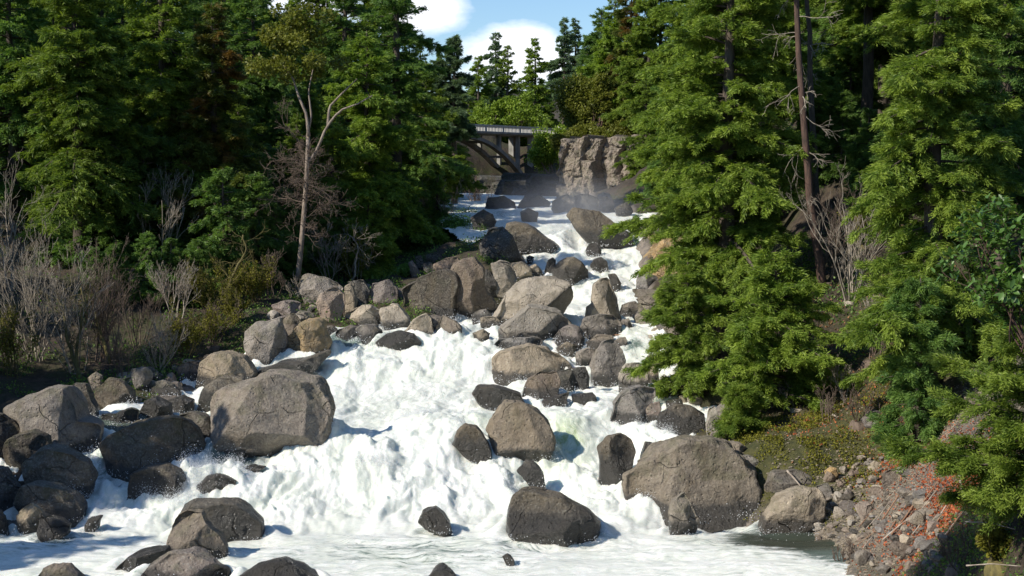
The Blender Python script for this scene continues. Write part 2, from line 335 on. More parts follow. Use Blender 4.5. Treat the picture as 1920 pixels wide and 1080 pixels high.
# ================================================================ boulders
# material | bottom row (0 = outline's) | outline as seen | label
ROCKS = '''
grey|862|12,766 49,746 69,742 106,730 126,732 143,762 147,787 179,793 185,803 175,860 155,862 122,836 98,828 45,811|large smooth brown boulder sloping down to the right at the foot of the left brush
dark|885|10,840 24,823 61,811 90,819 98,840 75,856 53,868 45,875 20,885|dark rounded boulder squeezed between the sloping brown boulder and the left edge
umber|945|45,872 73,844 102,842 135,852 163,864 175,893 173,925 163,950 135,940 90,925 60,910|rounded grey boulder second from the bottom of the left stack beside the blue chute
umber|984|28,942 37,913 65,905 114,911 143,925 157,950 157,974 139,986 98,980 50,970|broad mottled boulder low in the left stack above the yellowish block
tan|1003|33,966 61,942 77,958 90,974 80,990 73,1001 45,1003|small yellowish angular block in front of the left stack
wetrock|1021|78,962 90,970 135,980 130,999 71,1021|black wet wedge pointing down to the white water in front of the left stack
dark|870|-60,770 10,775 36,810 40,850 0,870 -60,870|black boulder cut by the left edge level with the sloping brown boulder
dark|975|-60,880 10,880 40,920 30,960 -10,975 -60,970|black boulder cut by the left edge halfway down the left stack
dark|1010|-60,955 5,955 14,985 20,1005 -20,1010 -60,1010|dark block cut by the left edge at the bottom of the left stack
wetrock|1001|159,985 171,970 196,964 185,982 171,1001 159,999|small wet rock awash at the foot of the blue chute
dark|790|126,732 140,720 163,722 171,750 180,762 188,791 150,792 138,770|black boulder in shade right behind the sloping brown boulder
umber|770|179,754 188,730 204,709 224,711 245,734 253,746 240,764 212,783 183,770|cracked reddish rounded rock under the leaning mossy stems
grey|734|167,709 179,699 192,705 188,730 171,734|small pale rock touching the upper left of the cracked reddish rock
grey|732|247,693 275,689 284,701 284,726 265,732 249,713|upright squarish grey rock under the left brush
tan|719|286,697 296,697 298,715 288,719|tiny pale upright stone beside the squarish grey rock
grey|742|281,721 306,713 322,721 338,734 338,742 285,742|low flat rock below the squarish grey rock
dark|795|190,775 212,780 245,765 260,770 255,795 205,800|black rock in the gap under the cracked reddish rock
wetrock|790|257,785 273,750 294,744 318,758 326,779 302,789 261,791|wet dark rock with a white trickle on its left side
wetrock|775|310,754 343,742 363,750 363,766 330,776|wet rock in the small left pool behind the trickle
tan|724|363,717 379,681 400,664 428,660 457,669 481,701 461,713 412,712 396,724 363,724|pale tan peaked boulder at the upper end of the small left pool
pink|718|330,705 339,685 363,677 381,685 365,709 347,718|pinkish rocks low beside the pale tan peaked boulder
wetrock|775|367,762 380,735 396,721 420,707 453,709 465,728 450,745 410,765 375,775|dark wet boulder tucked between the pale tan boulder and the great block
grey|872|396,762 412,738 449,728 477,721 501,705 526,701 567,709 595,711 607,721 614,745 620,770 616,807 603,836 567,856 534,866 510,856 493,850 461,868 420,862 412,825 400,791|great flat-topped brown block of the left bank, largest rock beside the rapids
umber|890|199,831 216,815 253,799 294,787 322,785 347,791 363,803 379,836 375,868 343,880 281,880 224,889 204,872|large half-lit boulder with a black shaded right side above the blue chute
dark|846|338,779 363,774 391,783 412,803 414,827 404,846 379,842 363,811 343,791|black smooth boulder wedged left of the great flat-topped block
wetrock|943|237,929 249,889 281,876 314,872 338,880 350,897 343,917 330,933 302,939 253,943 239,937|dark wet boulder below the half-lit boulder
wetrock|889|343,880 371,868 379,876 375,889 347,889|little black rock between the half-lit boulder and the great block
wetrock|940|367,933 371,909 391,891 412,889 444,901 440,913 420,935 380,940|dark domed rock above the wide dark boulder at lower left
wetrock|901|440,895 453,880 477,872 499,875 469,889 449,901|thin dark rock ridge sticking out left of the big plunge
wetrock|1018|339,962 347,946 363,935 420,937 444,943 465,958 493,978 501,996 477,1003 428,1020 412,1010 380,995 345,985|wide wet dark boulder that throws a blue shadow on the lower pool
grey|1058|318,1031 318,1003 334,966 351,959 379,958 387,978 408,999 422,1027 422,1052 400,1058 330,1054|pale sunlit upright boulder in front of the wide dark boulder
brown|1105|262,1085 281,1062 322,1035 363,1031 391,1047 428,1068 430,1100 270,1110|lumpy brown rock at the lower edge below the pale upright boulder
wetrock|1072|212,1060 241,1047 281,1031 318,1023 322,1038 290,1056 241,1074|flat wet slab left of the pale upright boulder
wetrock|1110|455,1078 485,1056 534,1048 567,1060 600,1088 590,1112 450,1112|dark domed boulder cut by the lower edge right of the lumpy brown rock
brown|1110|66,1092 85,1068 110,1060 130,1060 157,1080 158,1108 70,1110|brown domed rock cut by the lower edge at lower left
grey|692|460,636 462,622 484,609 507,598 527,596 536,622 538,640 529,664 507,687 480,692 462,676|large pale grey cracked boulder behind the great flat-topped block
grey|645|529,598 551,589 564,604 560,622 545,640 536,622|grey block leaning on the yellow-tan boulder
warm|686|529,653 531,640 560,613 578,602 596,598 607,604 611,624 618,644 605,660 585,672 558,680 551,686 533,672|yellow-tan boulder with sharp sunlit faces at the left edge of the upper rapids
grey|603|551,591 564,583 582,586 590,592 573,603 560,600|flat grey rock lying on top of the yellow-tan boulder
wetrock|716|480,693 507,687 533,680 564,676 618,653 622,664 585,695 551,712 484,716|low wet rock shelf below the yellow-tan boulder
pink|606|596,569 600,553 618,542 631,540 644,553 644,573 633,604 618,606 604,594|reddish grey upright block left of the narrow split rock
tan|591|644,587 647,538 658,531 671,564 662,578 649,591|narrow split rock with a bright right edge
grey|576|566,545 569,518 578,514 600,520 631,531 642,540 618,558 596,568 573,560|long shaded rock ledge below the tall pale trunk
dark|576|653,529 680,528 693,544 686,573 669,576|dark block right of the narrow split rock
tan|612|644,604 649,589 680,573 696,573 716,584 718,600 684,610 658,612|tan rounded twin-humped rock
tan|620|713,580 736,571 745,573 760,590 769,600 765,612 748,620 720,617|tan faceted rock right of the twin-humped rock
grey|638|629,624 636,618 658,611 671,613 678,633 662,638 633,638|small grey rock at the water below the twin-humped rock
grey|644|667,618 680,610 702,611 716,622 716,640 698,644 680,638|light grey rock with a notched face at the water below the twin-humped rock
wetrock|660|706,642 724,627 751,622 775,626 790,640 785,656 750,662 715,655|dark wet rock awash left of the upper rapids
grey|632|609,611 622,611 633,618 627,632 613,630|little grey stone right of the yellow-tan boulder
pink|570|696,549 700,533 729,526 744,542 749,558 729,571 707,571|brownish block behind the tan faceted rock
tan|560|678,544 689,542 694,556 684,560|tiny orange stone behind the twin-humped rock
pink|592|512,572 540,562 562,569 562,582 540,592 520,588|reddish slab half hidden by brush above the pale grey cracked boulder
dark|602|764,590 755,543 776,529 803,517 831,510 850,514 858,535 850,590 830,598 800,602 770,602|huge blackish shaded boulder above the upper rapids
brown|600|846,512 853,497 868,488 890,486 905,508 909,540 924,560 937,568 920,585 887,592 850,598 842,570 846,540|huge brown dappled boulder right of the blackish one
dark|568|901,504 916,506 929,530 939,562 924,562 909,541|black slab in the gap left of the tall tan rock
pink|514|813,495 835,486 857,482 864,493 857,508 835,514 820,514|pinkish rock at the forest edge above the huge blackish boulder
pink|518|766,493 772,488 789,510 783,518 774,518|thin pinkish rock beside the small round green bush
dark|508|779,482 790,478 796,497 787,508|small dark stone just right of the thin pinkish rock
dark|514|794,495 809,493 822,508 813,516 796,506|dark stone left of the pinkish rock at the forest edge
dark|494|800,478 818,474 832,486 820,494 804,492|dark round stone in the forest shade above the pinkish rock
tan|565|922,495 939,491 955,495 968,508 970,521 955,545 940,564 931,540 924,512|tall tan rock rising behind the long tan slab
tan|534|957,495 979,493 994,504 996,517 980,534 966,524|tan rock right of the tall tan rock
tan|524|990,501 1005,496 1016,510 1022,524 1001,524 994,512|small tan rock next to the thin dark rock
tan|618|922,584 936,569 953,549 980,531 1004,524 1027,521 1053,524 1064,531 1068,558 1058,584 1036,590 996,600 964,612 938,616 925,602|long smooth tan slab lying in full sun in the middle of the cascade
tan|620|902,597 924,593 936,600 936,611 924,620 900,620|small rounded pale rock at the top of the upper rapids
grey|604|884,587 911,580 922,591 910,604 886,604|small grey rock between the dappled boulder and the small rounded pale rock
tan|640|759,621 776,601 798,590 807,597 812,620 804,640 766,636|pale yellow rounded rock on the left lip of the upper rapids
grey|632|806,596 822,596 824,608 814,634 806,632|narrow shaded rock between two pale rocks on the lip of the upper rapids
grey|638|820,610 831,592 842,597 853,604 866,614 868,627 857,637 815,637|grey rock with a pale streak on the lip of the upper rapids
wetrock|534|1036,504 1049,493 1064,483 1076,482 1089,491 1100,507 1104,531 1080,532 1049,530 1035,520|dark rounded boulder in the chute above the long tan slab
wetrock|522|1018,512 1027,489 1036,483 1042,489 1040,508 1030,522|thin dark upright rock left of the dark chute boulder
wetrock|492|987,482 993,479 1001,482 999,490 989,492|tiny dark rock in the white water of the upper chute
wetrock|511|1107,498 1113,487 1127,483 1138,491 1142,507 1129,511 1113,506|small reddish wet rock in the middle of the chute
wetrock|482|1098,471 1104,458 1116,456 1127,469 1129,482 1109,484|wet rock with water sheeting over it at the top of the chute
wetrock|549|1140,515 1153,513 1164,531 1158,549 1149,540|grey rock almost drowned in the chute beside the spire
tan|612|1111,549 1113,533 1127,524 1139,523 1144,536 1151,551 1160,576 1166,604 1147,608 1096,606 1098,576 1110,569|pointed tan spire rock beside the chute
grey|634|1087,613 1097,596 1122,591 1151,592 1162,604 1167,626 1136,630 1107,630 1093,633|blocky grey base below the spire rock
grey|598|1167,573 1191,566 1200,576 1188,590 1169,598 1162,586|angular grey rock at the foot of the yellow cliff
grey|622|1164,602 1178,596 1189,616 1178,624 1168,618|small grey rock below the angular rock at the cliff foot
sunny|645|942,613 969,593 991,573 1013,578 1049,587 1071,607 1060,622 1036,640 1022,644 1000,645 951,640 933,630|big brown-grey domed boulder below the long tan slab
grey|662|927,650 938,636 969,633 1000,631 1016,636 1015,650 987,656 964,660 929,662|low dark-sided rock between the domed boulder and the long brown boulder
pink|650|1036,636 1049,618 1071,609 1084,613 1096,633 1089,650 1071,650 1040,650|pinkish grey rock with a black right side below the domed boulder
tan|668|1044,653 1062,642 1084,649 1082,664 1067,668 1049,664|small tan rock beside the little forked fall
sunny|716|929,671 944,660 969,653 993,648 1022,653 1049,664 1071,689 1060,700 1004,706 969,712 947,718 933,722 927,693|long brown boulder on the right side of the upper rapids
brown|750|978,738 991,713 1013,698 1044,696 1049,720 1042,749 1018,750 980,745|reddish brown block with a square black end below the long brown boulder
dark|735|1047,698 1071,691 1078,716 1069,735 1047,735|black square rock at the end of the reddish brown block
wetrock|766|1018,750 1040,747 1067,733 1060,762 1036,766 1018,764|wet base rock under the reddish brown block
grey|695|1080,662 1102,653 1118,658 1106,682 1100,695 1082,692|grey rock right of the little forked fall
wetrock|734|1073,691 1098,689 1104,707 1102,731 1084,734 1076,714|black wet rock below the little forked fall
grey|724|1109,686 1116,662 1129,642 1149,638 1167,653 1171,678 1167,693 1150,710 1138,722 1113,726 1109,704|tall faceted boulder with a yellow scar in the middle of the rock pile
grey|658|1100,642 1120,629 1147,629 1153,640 1130,650 1111,658|flat grey rock under the silvery log
grey|660|1153,638 1173,633 1178,649 1171,660 1162,655|small rock right under the silvery log
tan|736|1158,735 1162,702 1173,684 1202,682 1213,698 1215,726 1182,737|squat pillar rock right of the slanting white fall
tan|722|1213,667 1229,667 1238,716 1218,724 1211,695|pale upright rock against the low fir boughs
wetrock|764|1073,740 1111,736 1118,751 1110,764 1076,766|wet square step with water running down both sides
grey|800|1144,778 1153,756 1176,731 1198,724 1227,731 1222,755 1195,793 1171,800 1160,790|grey-brown leaning boulder at the right end of the step falls
pink|799|1200,782 1218,758 1236,753 1240,766 1215,798 1200,799|rust red rock against the grey-brown leaning boulder
wetrock|768|887,735 898,723 924,722 947,729 973,738 996,762 969,768 936,764 902,755|low black wet rock above the two mid-river boulders
sunny|868|915,807 927,780 947,757 973,757 1007,773 1027,797 1037,823 1033,852 1013,865 973,862 947,858 927,838|big rounded mid-river boulder with a pale left face
wetrock|874|848,832 857,807 873,795 893,802 907,820 920,843 922,875 907,872 893,852 860,842|glistening black boulder just left of the big mid-river one
pink|799|880,792 893,785 917,788 912,799 890,799|small flat pink rock behind the glistening black boulder
wetrock|920|970,885 987,862 1000,865 1017,887 1025,907 1020,922 1003,920 990,900|small dark rock under spray between the two largest mid-river boulders
wetrock|1022|953,975 960,930 977,917 1003,920 1023,928 1053,930 1070,942 1103,957 1122,977 1130,1007 1103,1020 1073,1026 1047,1018 993,1014 957,1007|big wet olive-brown boulder alone in the lower white water
wetrock|1000|783,979 793,957 817,950 830,960 842,977 853,997 837,1002 810,989|small dark pointed rock in the foam left of the wet olive-brown boulder
wetrock|1105|798,1090 815,1065 830,1058 845,1065 862,1088 850,1105 810,1105|dark rock under a wave at the lower edge in mid river
wetrock|1066|940,1042 951,1037 963,1050 969,1066 957,1062|thin black rock tip in the foam below the wet olive-brown boulder
wetrock|914|1123,840 1140,820 1163,812 1180,823 1190,847 1188,867 1170,890 1157,912 1137,918 1120,905 1124,867|dark egg-shaped boulder left of the giant round boulder
wetrock|890|1203,857 1210,830 1227,833 1240,842 1230,865 1210,885 1190,890|dark rock pressed against the upper left of the giant round boulder
sunny|972|1173,913 1177,890 1200,867 1240,840 1287,830 1327,832 1363,840 1383,860 1410,883 1425,930 1417,963 1400,987 1360,992 1307,988 1260,982 1227,960 1190,945 1175,930|giant round brown boulder of the right bank
tan|1008|1255,965 1260,937 1282,923 1293,943 1310,973 1307,986 1280,994 1258,992|small pyramid rock leaning on the front of the giant boulder
tan|1004|1420,999 1430,967 1450,937 1480,923 1530,913 1543,933 1540,970 1527,987 1503,1005 1423,1005|pale cracked sunlit boulder right of the giant boulder
grey|860|1333,832 1363,828 1383,830 1400,840 1404,852 1387,860 1353,845|flat rock just behind the top of the giant boulder
grey|885|1387,860 1403,852 1430,870 1435,882 1413,887 1393,876|small rock overhanging the black gap behind the giant boulder
wetrock|828|1233,799 1240,777 1267,760 1293,760 1320,777 1322,803 1313,825 1280,830 1247,824|dark shiny boulder above the giant boulder
tan|815|1323,795 1330,767 1340,760 1349,790 1349,812 1327,815|pale upright block under the low fir bush
pink|836|1327,829 1333,813 1357,811 1362,830 1340,838|small brown block behind the giant boulder's crest
grey|738|1278,716 1290,708 1313,703 1320,720 1293,740 1280,736|grey rock under the lowest fir boughs
grey|750|1230,739 1253,723 1267,737 1253,750 1233,750|small grey rock above the rust red rock
pink|766|1248,753 1277,748 1284,762 1250,766|small reddish rock beside the bleached pole
grey|930|1434,912 1450,885 1490,880 1530,900 1545,918 1500,930 1450,932|smooth grey bedrock slab between the giant boulder and the scree
warm|905|1545,902 1547,883 1557,875 1568,878 1570,889 1557,905|upright egg-shaped yellow stone at the top of the scree
grey|942|1532,912 1553,907 1566,940 1545,942|triangular stone between the pale cracked boulder and the scree
brown|920|1655,889 1667,880 1693,883 1704,907 1700,920 1660,920|square brown block set in the scree
tan|885|1627,877 1640,865 1657,870 1658,885 1640,886|pale stone at the upper edge of the scree
pink|812|1617,787 1633,773 1657,770 1665,783 1657,802 1640,814 1625,805|flat purplish grey slab standing out of the mossy bank
grey|942|1757,922 1773,913 1790,927 1789,942 1760,936|grey stone among the red fallen leaves
tan|1018|1585,1012 1600,1006 1610,1010 1610,1020 1590,1020|pale stone at the water's edge of the scree
brown|1002|1688,982 1705,976 1725,979 1728,1000 1693,1002|brown rectangular stone low in the scree
grey|630|1230,607 1250,590 1275,585 1278,615 1245,628|cracked grey rock seen through a gap in the fir boughs
grey|618|1278,584 1290,578 1300,585 1302,616 1282,616|narrow grey rock beside the cracked grey rock in the fir boughs
wetrock|419|976,398 991,391 1009,398 1007,413 1000,421 980,420|black rock splitting the topmost fall in two
wetrock|474|949,440 953,421 969,418 991,422 1013,438 1036,453 1052,458 1024,474 987,474 964,466|large black wet boulder under the topmost fall
dark|432|884,409 907,393 924,402 929,416 918,433 893,433|dark rock at the left end of the topmost fall
dark|490|900,455 920,433 942,427 960,444 975,476 947,491 907,491|brownish black rock mass left of the upper chute
wetrock|460|1062,404 1080,393 1124,400 1147,420 1180,438 1193,455 1169,462 1120,458 1080,428|long dark rock slope right of the topmost fall
grey|400|1033,390 1039,378 1062,365 1079,374 1078,390 1062,401 1044,399|grey rock at the foot of the far cliff above the topmost fall
dark|399|1077,369 1099,364 1122,371 1125,390 1106,401 1074,399|dark rock at the foot of the far cliff
pink|397|1121,366 1132,362 1143,366 1150,383 1136,399 1121,387|pale pinkish rubble rock at the foot of the far cliff
dark|408|1152,390 1176,380 1188,397 1160,408|dark rock half behind the fir at the right of the topmost fall
dark|395|905,392 918,372 945,368 965,380 970,392 940,400|black rock under the bridge at the left head of the fall
dark|390|968,388 985,368 1010,366 1030,380 1026,392 990,396|black rock under the bridge at the right head of the fall
grey|556|1192,548 1196,520 1215,512 1232,520 1236,545 1225,560 1200,562|grey rock at the base of the yellow cliff beside the chute
tan|650|886,625 905,618 918,626 915,640 895,645|pale stone in the white water at the top of the rapids
'''
def rock_geo(poly, D, seed, ext=.4, deep=.85, sub=4, facets=7, rough=1., sq=2.5):
    rg = np.random.default_rng(seed)
    P = np.array(poly, float); c = (P.min(0) + P.max(0)) / 2
    # area centroid
    a, b = P, np.roll(P, -1, 0); cr = a[:, 0] * b[:, 1] - a[:, 1] * b[:, 0]
    cen = ((a + b) * cr[:, None]).sum(0) / (3 * cr.sum()); c = cen
    s = D / F; Q = (P - c) * s; Q[:, 1] *= -1
    hh = Q[:, 1].max(); lo = Q[:, 1] < -.15 * np.ptp(Q[:, 1]); Q[lo, 1] *= 1 + ext; Q[lo, 0] *= .94
    size = (np.ptp(Q[:, 0]) + np.ptp(Q[:, 1])) / 2
    th = np.linspace(-pi, pi, 181); dr = np.stack([np.cos(th), np.sin(th)], 1); R = np.zeros(181)
    A = Q; B = np.roll(Q, -1, 0) - Q
    for i, d in enumerate(dr):
        den = d[0] * B[:, 1] - d[1] * B[:, 0]; den = np.where(np.abs(den) < 1e-9, 1e-9, den)
        t = (A[:, 0] * B[:, 1] - A[:, 1] * B[:, 0]) / den; u = (A[:, 0] * d[1] - A[:, 1] * d[0]) / den
        ok = (t > 0) & (u >= -1e-6) & (u <= 1 + 1e-6)
        R[i] = t[ok].max() if ok.any() else size * .4
    ker = np.array([0, 1, 2, 1, 0.]); ker /= ker.sum(); Rp = np.r_[R[-5:-1], R, R[1:5]]; R = np.convolve(Rp, ker, 'same')[4:-4]
    wx, wz = np.ptp(Q[:, 0]) / 2, np.ptp(Q[:, 1]) / 2; Rel = 1 / np.sqrt((np.cos(th) / wx) ** 2 + (np.sin(th) / wz) ** 2)
    V, T = ico(sub); rot = rg.uniform(0, 6.28); V = V @ np.array([[math.cos(rot), -math.sin(rot), 0], [math.sin(rot), math.cos(rot), 0], [0, 0, 1]])
    t = np.arctan2(V[:, 2], V[:, 0]); rho = np.hypot(V[:, 0], V[:, 2]); sy = V[:, 1]
    Ri = np.interp(t, th, R); Re = np.interp(t, th, Rel); m = np.abs(sy) ** 1.6
    Rr = Ri * (1 - m) + (.45 * Ri + .55 * Re) * m; Rr = Rr * 1.035
    T_ = deep * min(wx, wz * 1.25) * rg.uniform(.9, 1.15)
    n = sq; k = (rho ** n + np.abs(sy) ** n) ** (-1 / n)
    X = np.stack([Rr * k * rho * np.cos(t), T_ * k * sy, Rr * k * rho * np.sin(t)], 1)
    for i in range(facets):     # flat broken faces
        nn = nrm(np.array([rg.normal() * .9, -abs(rg.normal()) - .35 if i % 4 else abs(rg.normal()) + .4, rg.normal() * .7 + .25])); pr = X @ nn; h = pr.max() * rg.uniform(.55, .82)
        ex = np.maximum(pr - h, 0); ed = np.clip(1 - rho ** 6, 0, 1) * .8 + .2
        X = X - (nn * .16 + np.array([0, np.sign(nn[1]) * min(1 / max(abs(nn[1]), .35), 1.6) * .8, 0]))[None] * (ex * ed)[:, None]
    o = rg.uniform(0, 50, 3); q = X / size
    dis = fbm(q * 1.9 + o, 2) * .085 + ridge(q * 2.6 + o, 3) * .032 * rough + fbm(q * 7 + o, 3) * .026 * rough + ridge(q * 11 + o, 2) * .007 * rough + fbm(X * 3.2 + o, 3) * .02 / size
    # ledges
    led = fbm(q * np.array([1.1, 1.1, 3.2]) + o + 5, 2); dis += np.tanh(led * 9) * .018 * rough
    X = X * (1 + dis[:, None] * np.clip(size / (np.linalg.norm(X, axis=1)[:, None] + .2 * size), .6, 1.6))
    return c, X, T, size
CONTACT = []
Dc_ = lambda d: d < 80
for i, line in enumerate([l for l in ROCKS.strip().split('\n') if l.strip()]):
    mat, vb, pl, lab = line.split('|'); poly = [tuple(map(float, p.split(','))) for p in pl.split()]
    pa = np.array(poly); vb = float(vb) or pa[:, 1].max(); wpx, hpx = np.ptp(pa[:, 0]), np.ptp(pa[:, 1])
    D0 = Dv(vb)
    # on the banks the ground decides how far away the foot of the rock is
    uc = pa[:, 0].mean()
    x0 = (uc - 960) / F * D0
    if x0 < xL(D0) - .8 or x0 > xR(D0) + .8:
        dd = np.arange(24, 130, .25); xs = (uc - 960) / F * dd; zz = -tanv(vb) * dd; gg = gz(xs, dd); hit = np.nonzero(zz <= gg + .05)[0]
        if len(hit): D0 = float(np.clip(dd[hit[0]], D0 - 6, D0 + 6))
    wm = min(wpx, hpx * 1.25) * D0 / F
    D = D0 + .36 * wm
    big = wpx * hpx; sub = 6 if big > 30000 else 5 if big > 2500 else 4
    smooth_ones = mat == 'wetrock'
    sq = 2.6 if smooth_ones else 3.1; fac = 5 if smooth_ones else 9; ext = .55
    rf = 1.
    if big < 900: fac = 4; sq = 2.5
    if 'giant round' in lab: fac, sq, rf = 6, 2.5, 1.7
    if 'great flat' in lab: fac, sq = 7, 3.2
    c, X, T, size = rock_geo(poly, D, 100 + i, ext, .85, sub, fac, .7 if smooth_ones else rf, sq)
    o = W(c[0], c[1], D); wz_ = X[:, 2] + o[2]; Yw = X[:, 1] + o[1]; Xw = X[:, 0] + o[0]
    hw = wz_ - zw(Yw); inr = (Xw > xL(Yw) - 1.2) & (Xw < xR(Yw) + 1)
    base = {'wetrock': .40, 'dark': .35}.get(mat, .0)
    amt = 1.05 if mat == 'wetrock' else .85
    wet = np.where(inr, np.clip(amt * np.exp(-np.maximum(hw - .15, 0) / (.60 if mat == 'wetrock' else .42)), 0, 1), 0) * 1. + base * .45
    cm = inr & (hw > -.1) & (hw < .35) & (Yw < 75) & (X[:, 1] < .15 * size)
    if cm.any(): q_ = np.stack([Xw, Yw, zw(Yw) + .0 * Yw], 1)[cm]; CONTACT.append(q_[RNG.integers(0, len(q_), int(min(420, 20 + 110 * wm)))])
    if inr.mean() > .4 and Dc_(D) and wm > .35: ROCKIN.append((o[0], o[1], np.ptp(pa[:, 0]) * D / F / 2, wm * .42))
    up_n = X[:, 2] > .1 * size; moss = np.where((uc < 620) | (uc > 1180), .28 * up_n, .12 * up_n) * (mat != 'wetrock')
    me = mesh('boulder', X, T, M[mat], {'wet': np.clip(wet, 0, 1), 'moss': moss}, True)
    nm = 'stone' if big < 700 else 'boulder'
    obj(nm, me, None, o, lab, nm, 'boulders of the cascade')

P = np.vstack(CONTACT); n = len(P); P = P + np.stack([RNG.normal(0, .12, n), -RNG.exponential(.18, n) - .04, RNG.exponential(.08, n) + .0], 1); s = RNG.uniform(.007, .024, n) * np.clip(P[:, 1] / 45, .8, 1.5)
rr = nrm(RNG.normal(size=(n, 4, 3)) * .5 + np.array([(1, 1, 1), (1, -1, -1), (-1, 1, -1), (-1, -1, 1)], float)); V = (P[:, None] + rr * s[:, None, None]).reshape(-1, 3)
obj('spray', mesh('spray', V, (np.arange(n)[:, None, None] * 4 + ti).reshape(-1, 3), M['spray']), label='white spray drops splashing where the water meets the boulders', cat='spray', kind='stuff')
# ================================================================ river
def blob(x, y, u, v, ru, rv, pw=2):   # soft patch centred on the spot of the river seen at (u, v)
    D = Dv(v); c = W(u, v, D); sx = ru / F * D; d1 = abs(Dv(v + rv) - D); d2 = abs(Dv(v - rv) - D); sy = max(.4, (d1 + d2) / 2)
    return np.exp(-(np.abs((x - c[0]) / sx) ** pw + np.abs((y - c[1]) / sy) ** pw))
us = np.arange(-330, 1720, 3.1); Ds = [28.5]
while Ds[-1] < 132: Ds.append(Ds[-1] * (1.0019 if Ds[-1] < 75 else 1.004))
Ds = np.array(Ds); U, DD = np.meshgrid(us, Ds); x = ((U - 960) / F * DD).ravel(); y = DD.ravel()
ywb = y + fbm(v3(x * .16, y * .10, 51), 3) * 2.2 * np.clip((y - 31) / 5, 0, 1) * np.clip((75 - y) / 15, 0, 1)
turb = np.interp(ywb, [28, 33, 36.2, 37.5, 41, 43.6, 45, 50.6, 52, 54, 57, 60, 64, 72, 80, 98, 120], [.20, .20, .38, .85, .95, .65, .5, .42, .85, .9, .5, .55, .6, .6, .35, .25, .15])
turb = turb * (1 - .75 * blob(x, y, 1480, 1020, 130, 40)) * (1 - .6 * blob(x, y, 240, 800, 80, 30))
wx = fbm(v3(x * .5, y * .3, 1), 3) * 1.2; wy = fbm(v3(x * .5, y * .3, 7), 3) * 1.2
q = v3(x * .55 + wx, y * .32 + wy)
bil = lambda P: np.abs(pn(P)) * 2.2 - .55
h = fbm(q, 2) * .75 + .1 + bil(v3(x * 2.4 + 1.6 * wx, y * .6 + wy, 13)) * .07 + bil(v3(x * 6 + 2 * wx, y * 1.8 + wy, 14)) * .032
h += bil(v3(x * .95 + wx, y * .8 + wy, 3)) * .15 + bil(v3(x * 2.1 + 1.5 * wx, y * 1.7 + wy, 8)) * .095
h += bil(v3(x * 4.6 + 2 * wx, y * 3.8 + 2 * wy, 5)) * .05 + bil(v3(x * 10 + wx, y * 8, 6)) * .034 + bil(v3(x * 21, y * 17, 2)) * .02
lat = np.interp(x, [-12, -5, 0, 4], [0, .0, 0, 0])
pool = np.clip((37.4 - ywb) / 2.2, 0, 1); hp = fbm(v3(x * .22 + .4 * wx, y * 1.3 + .6 * wy, 30), 4) * .9 + bil(v3(x * 1.1 + wx, y * 4.5 + wy, 31)) * .16 + bil(v3(x * 3 + wx, y * 9, 33)) * .07
h = h * (1 - pool) + hp * pool
h = h * .66; z = zw(y + (ywb - y) * .55) + h * turb + fbm(v3(x * .22, y * .22, 11), 2) * .25 * np.clip(turb * 2, 0, 1)
# the main plunge bulges upward, a trough lies behind the great boulder
z += .55 * blob(x, y, 620, 860, 120, 40) + .40 * blob(x, y, 820, 830, 90, 40) + .35 * blob(x, y, 860, 655, 90, 30) - .35 * blob(x, y, 690, 790, 90, 20) - .3 * blob(x, y, 1010, 900, 50, 40) - .2 * blob(x, y, 600, 985, 300, 18) + .25 * blob(x, y, 1060, 800, 60, 30)
wake = np.zeros(len(x))
for rx_, ry_, hw_, hd_ in ROCKIN:      # water heaps on the upstream side and shoulders of each rock and sinks behind it
    m_ = np.nonzero((np.abs(x - rx_) < hw_ * 2 + .6) & (np.abs(y - ry_) < hd_ * 2.2 + 1.2))[0]
    if not len(m_): continue
    ex_ = (x[m_] - rx_) / (hw_ + .12); ey_ = (y[m_] - ry_) / (hd_ + .12); dd_ = np.hypot(ex_, ey_); up_ = np.clip(.45 + ey_ / np.maximum(dd_, .3), 0, 1); dn_ = np.clip(-ey_ / np.maximum(dd_, .3), 0, 1) ** 1.5
    sz_ = min(1, hw_ * .8); z[m_] += sz_ * (.34 * up_ * np.exp(-((dd_ - 1.08) / .22) ** 2) - .22 * dn_ * np.exp(-((dd_ - 1.15) / .3) ** 2)); wake[m_] = np.maximum(wake[m_], dn_ * np.exp(-((dd_ - 1.2) / .32) ** 2))
g_ = gz(x, y); keep = (z > g_ - .25).reshape(len(Ds), len(us))
foam = np.full(len(x), 1.0)
foam -= .42 * blob(x, y, 1065, 830, 55, 40) + .30 * blob(x, y, 930, 800, 60, 20) + .30 * blob(x, y, 700, 770, 110, 22) + .25 * blob(x, y, 800, 740, 160, 12) + .16 * blob(x, y, 700, 1030, 260, 40) + .12 * blob(x, y, 840, 1040, 200, 30)
foam -= .85 * blob(x, y, 1480, 1014, 125, 20, 2) + .5 * blob(x, y, 1560, 1040, 60, 30) + .95 * blob(x, y, 250, 795, 75, 18, 4) + .5 * blob(x, y, 215, 860, 45, 40) + .75 * blob(x, y, 455, 860, 75, 22) + .5 * blob(x, y, 1190, 655, 30, 20)
foam -= .45 * blob(x, y, 940, 405, 30, 12) + .35 * blob(x, y, 1060, 440, 60, 20) + .55 * blob(x, y, 700, 632, 60, 14) + .25 * blob(x, y, 100, 1020, 120, 20) + .4 * blob(x, y, 620, 640, 40, 16)
foam += .25 * blob(x, y, 600, 900, 160, 50) + .25 * blob(x, y, 860, 660, 110, 40) + .2 * blob(x, y, 1150, 500, 60, 60)
foam -= .34 * wake * (fbm(v3(x * 1.5, y * 1.5, 40), 3) + .6)
foam -= .05 * pool
foam = np.clip(foam, 0, 1.3)
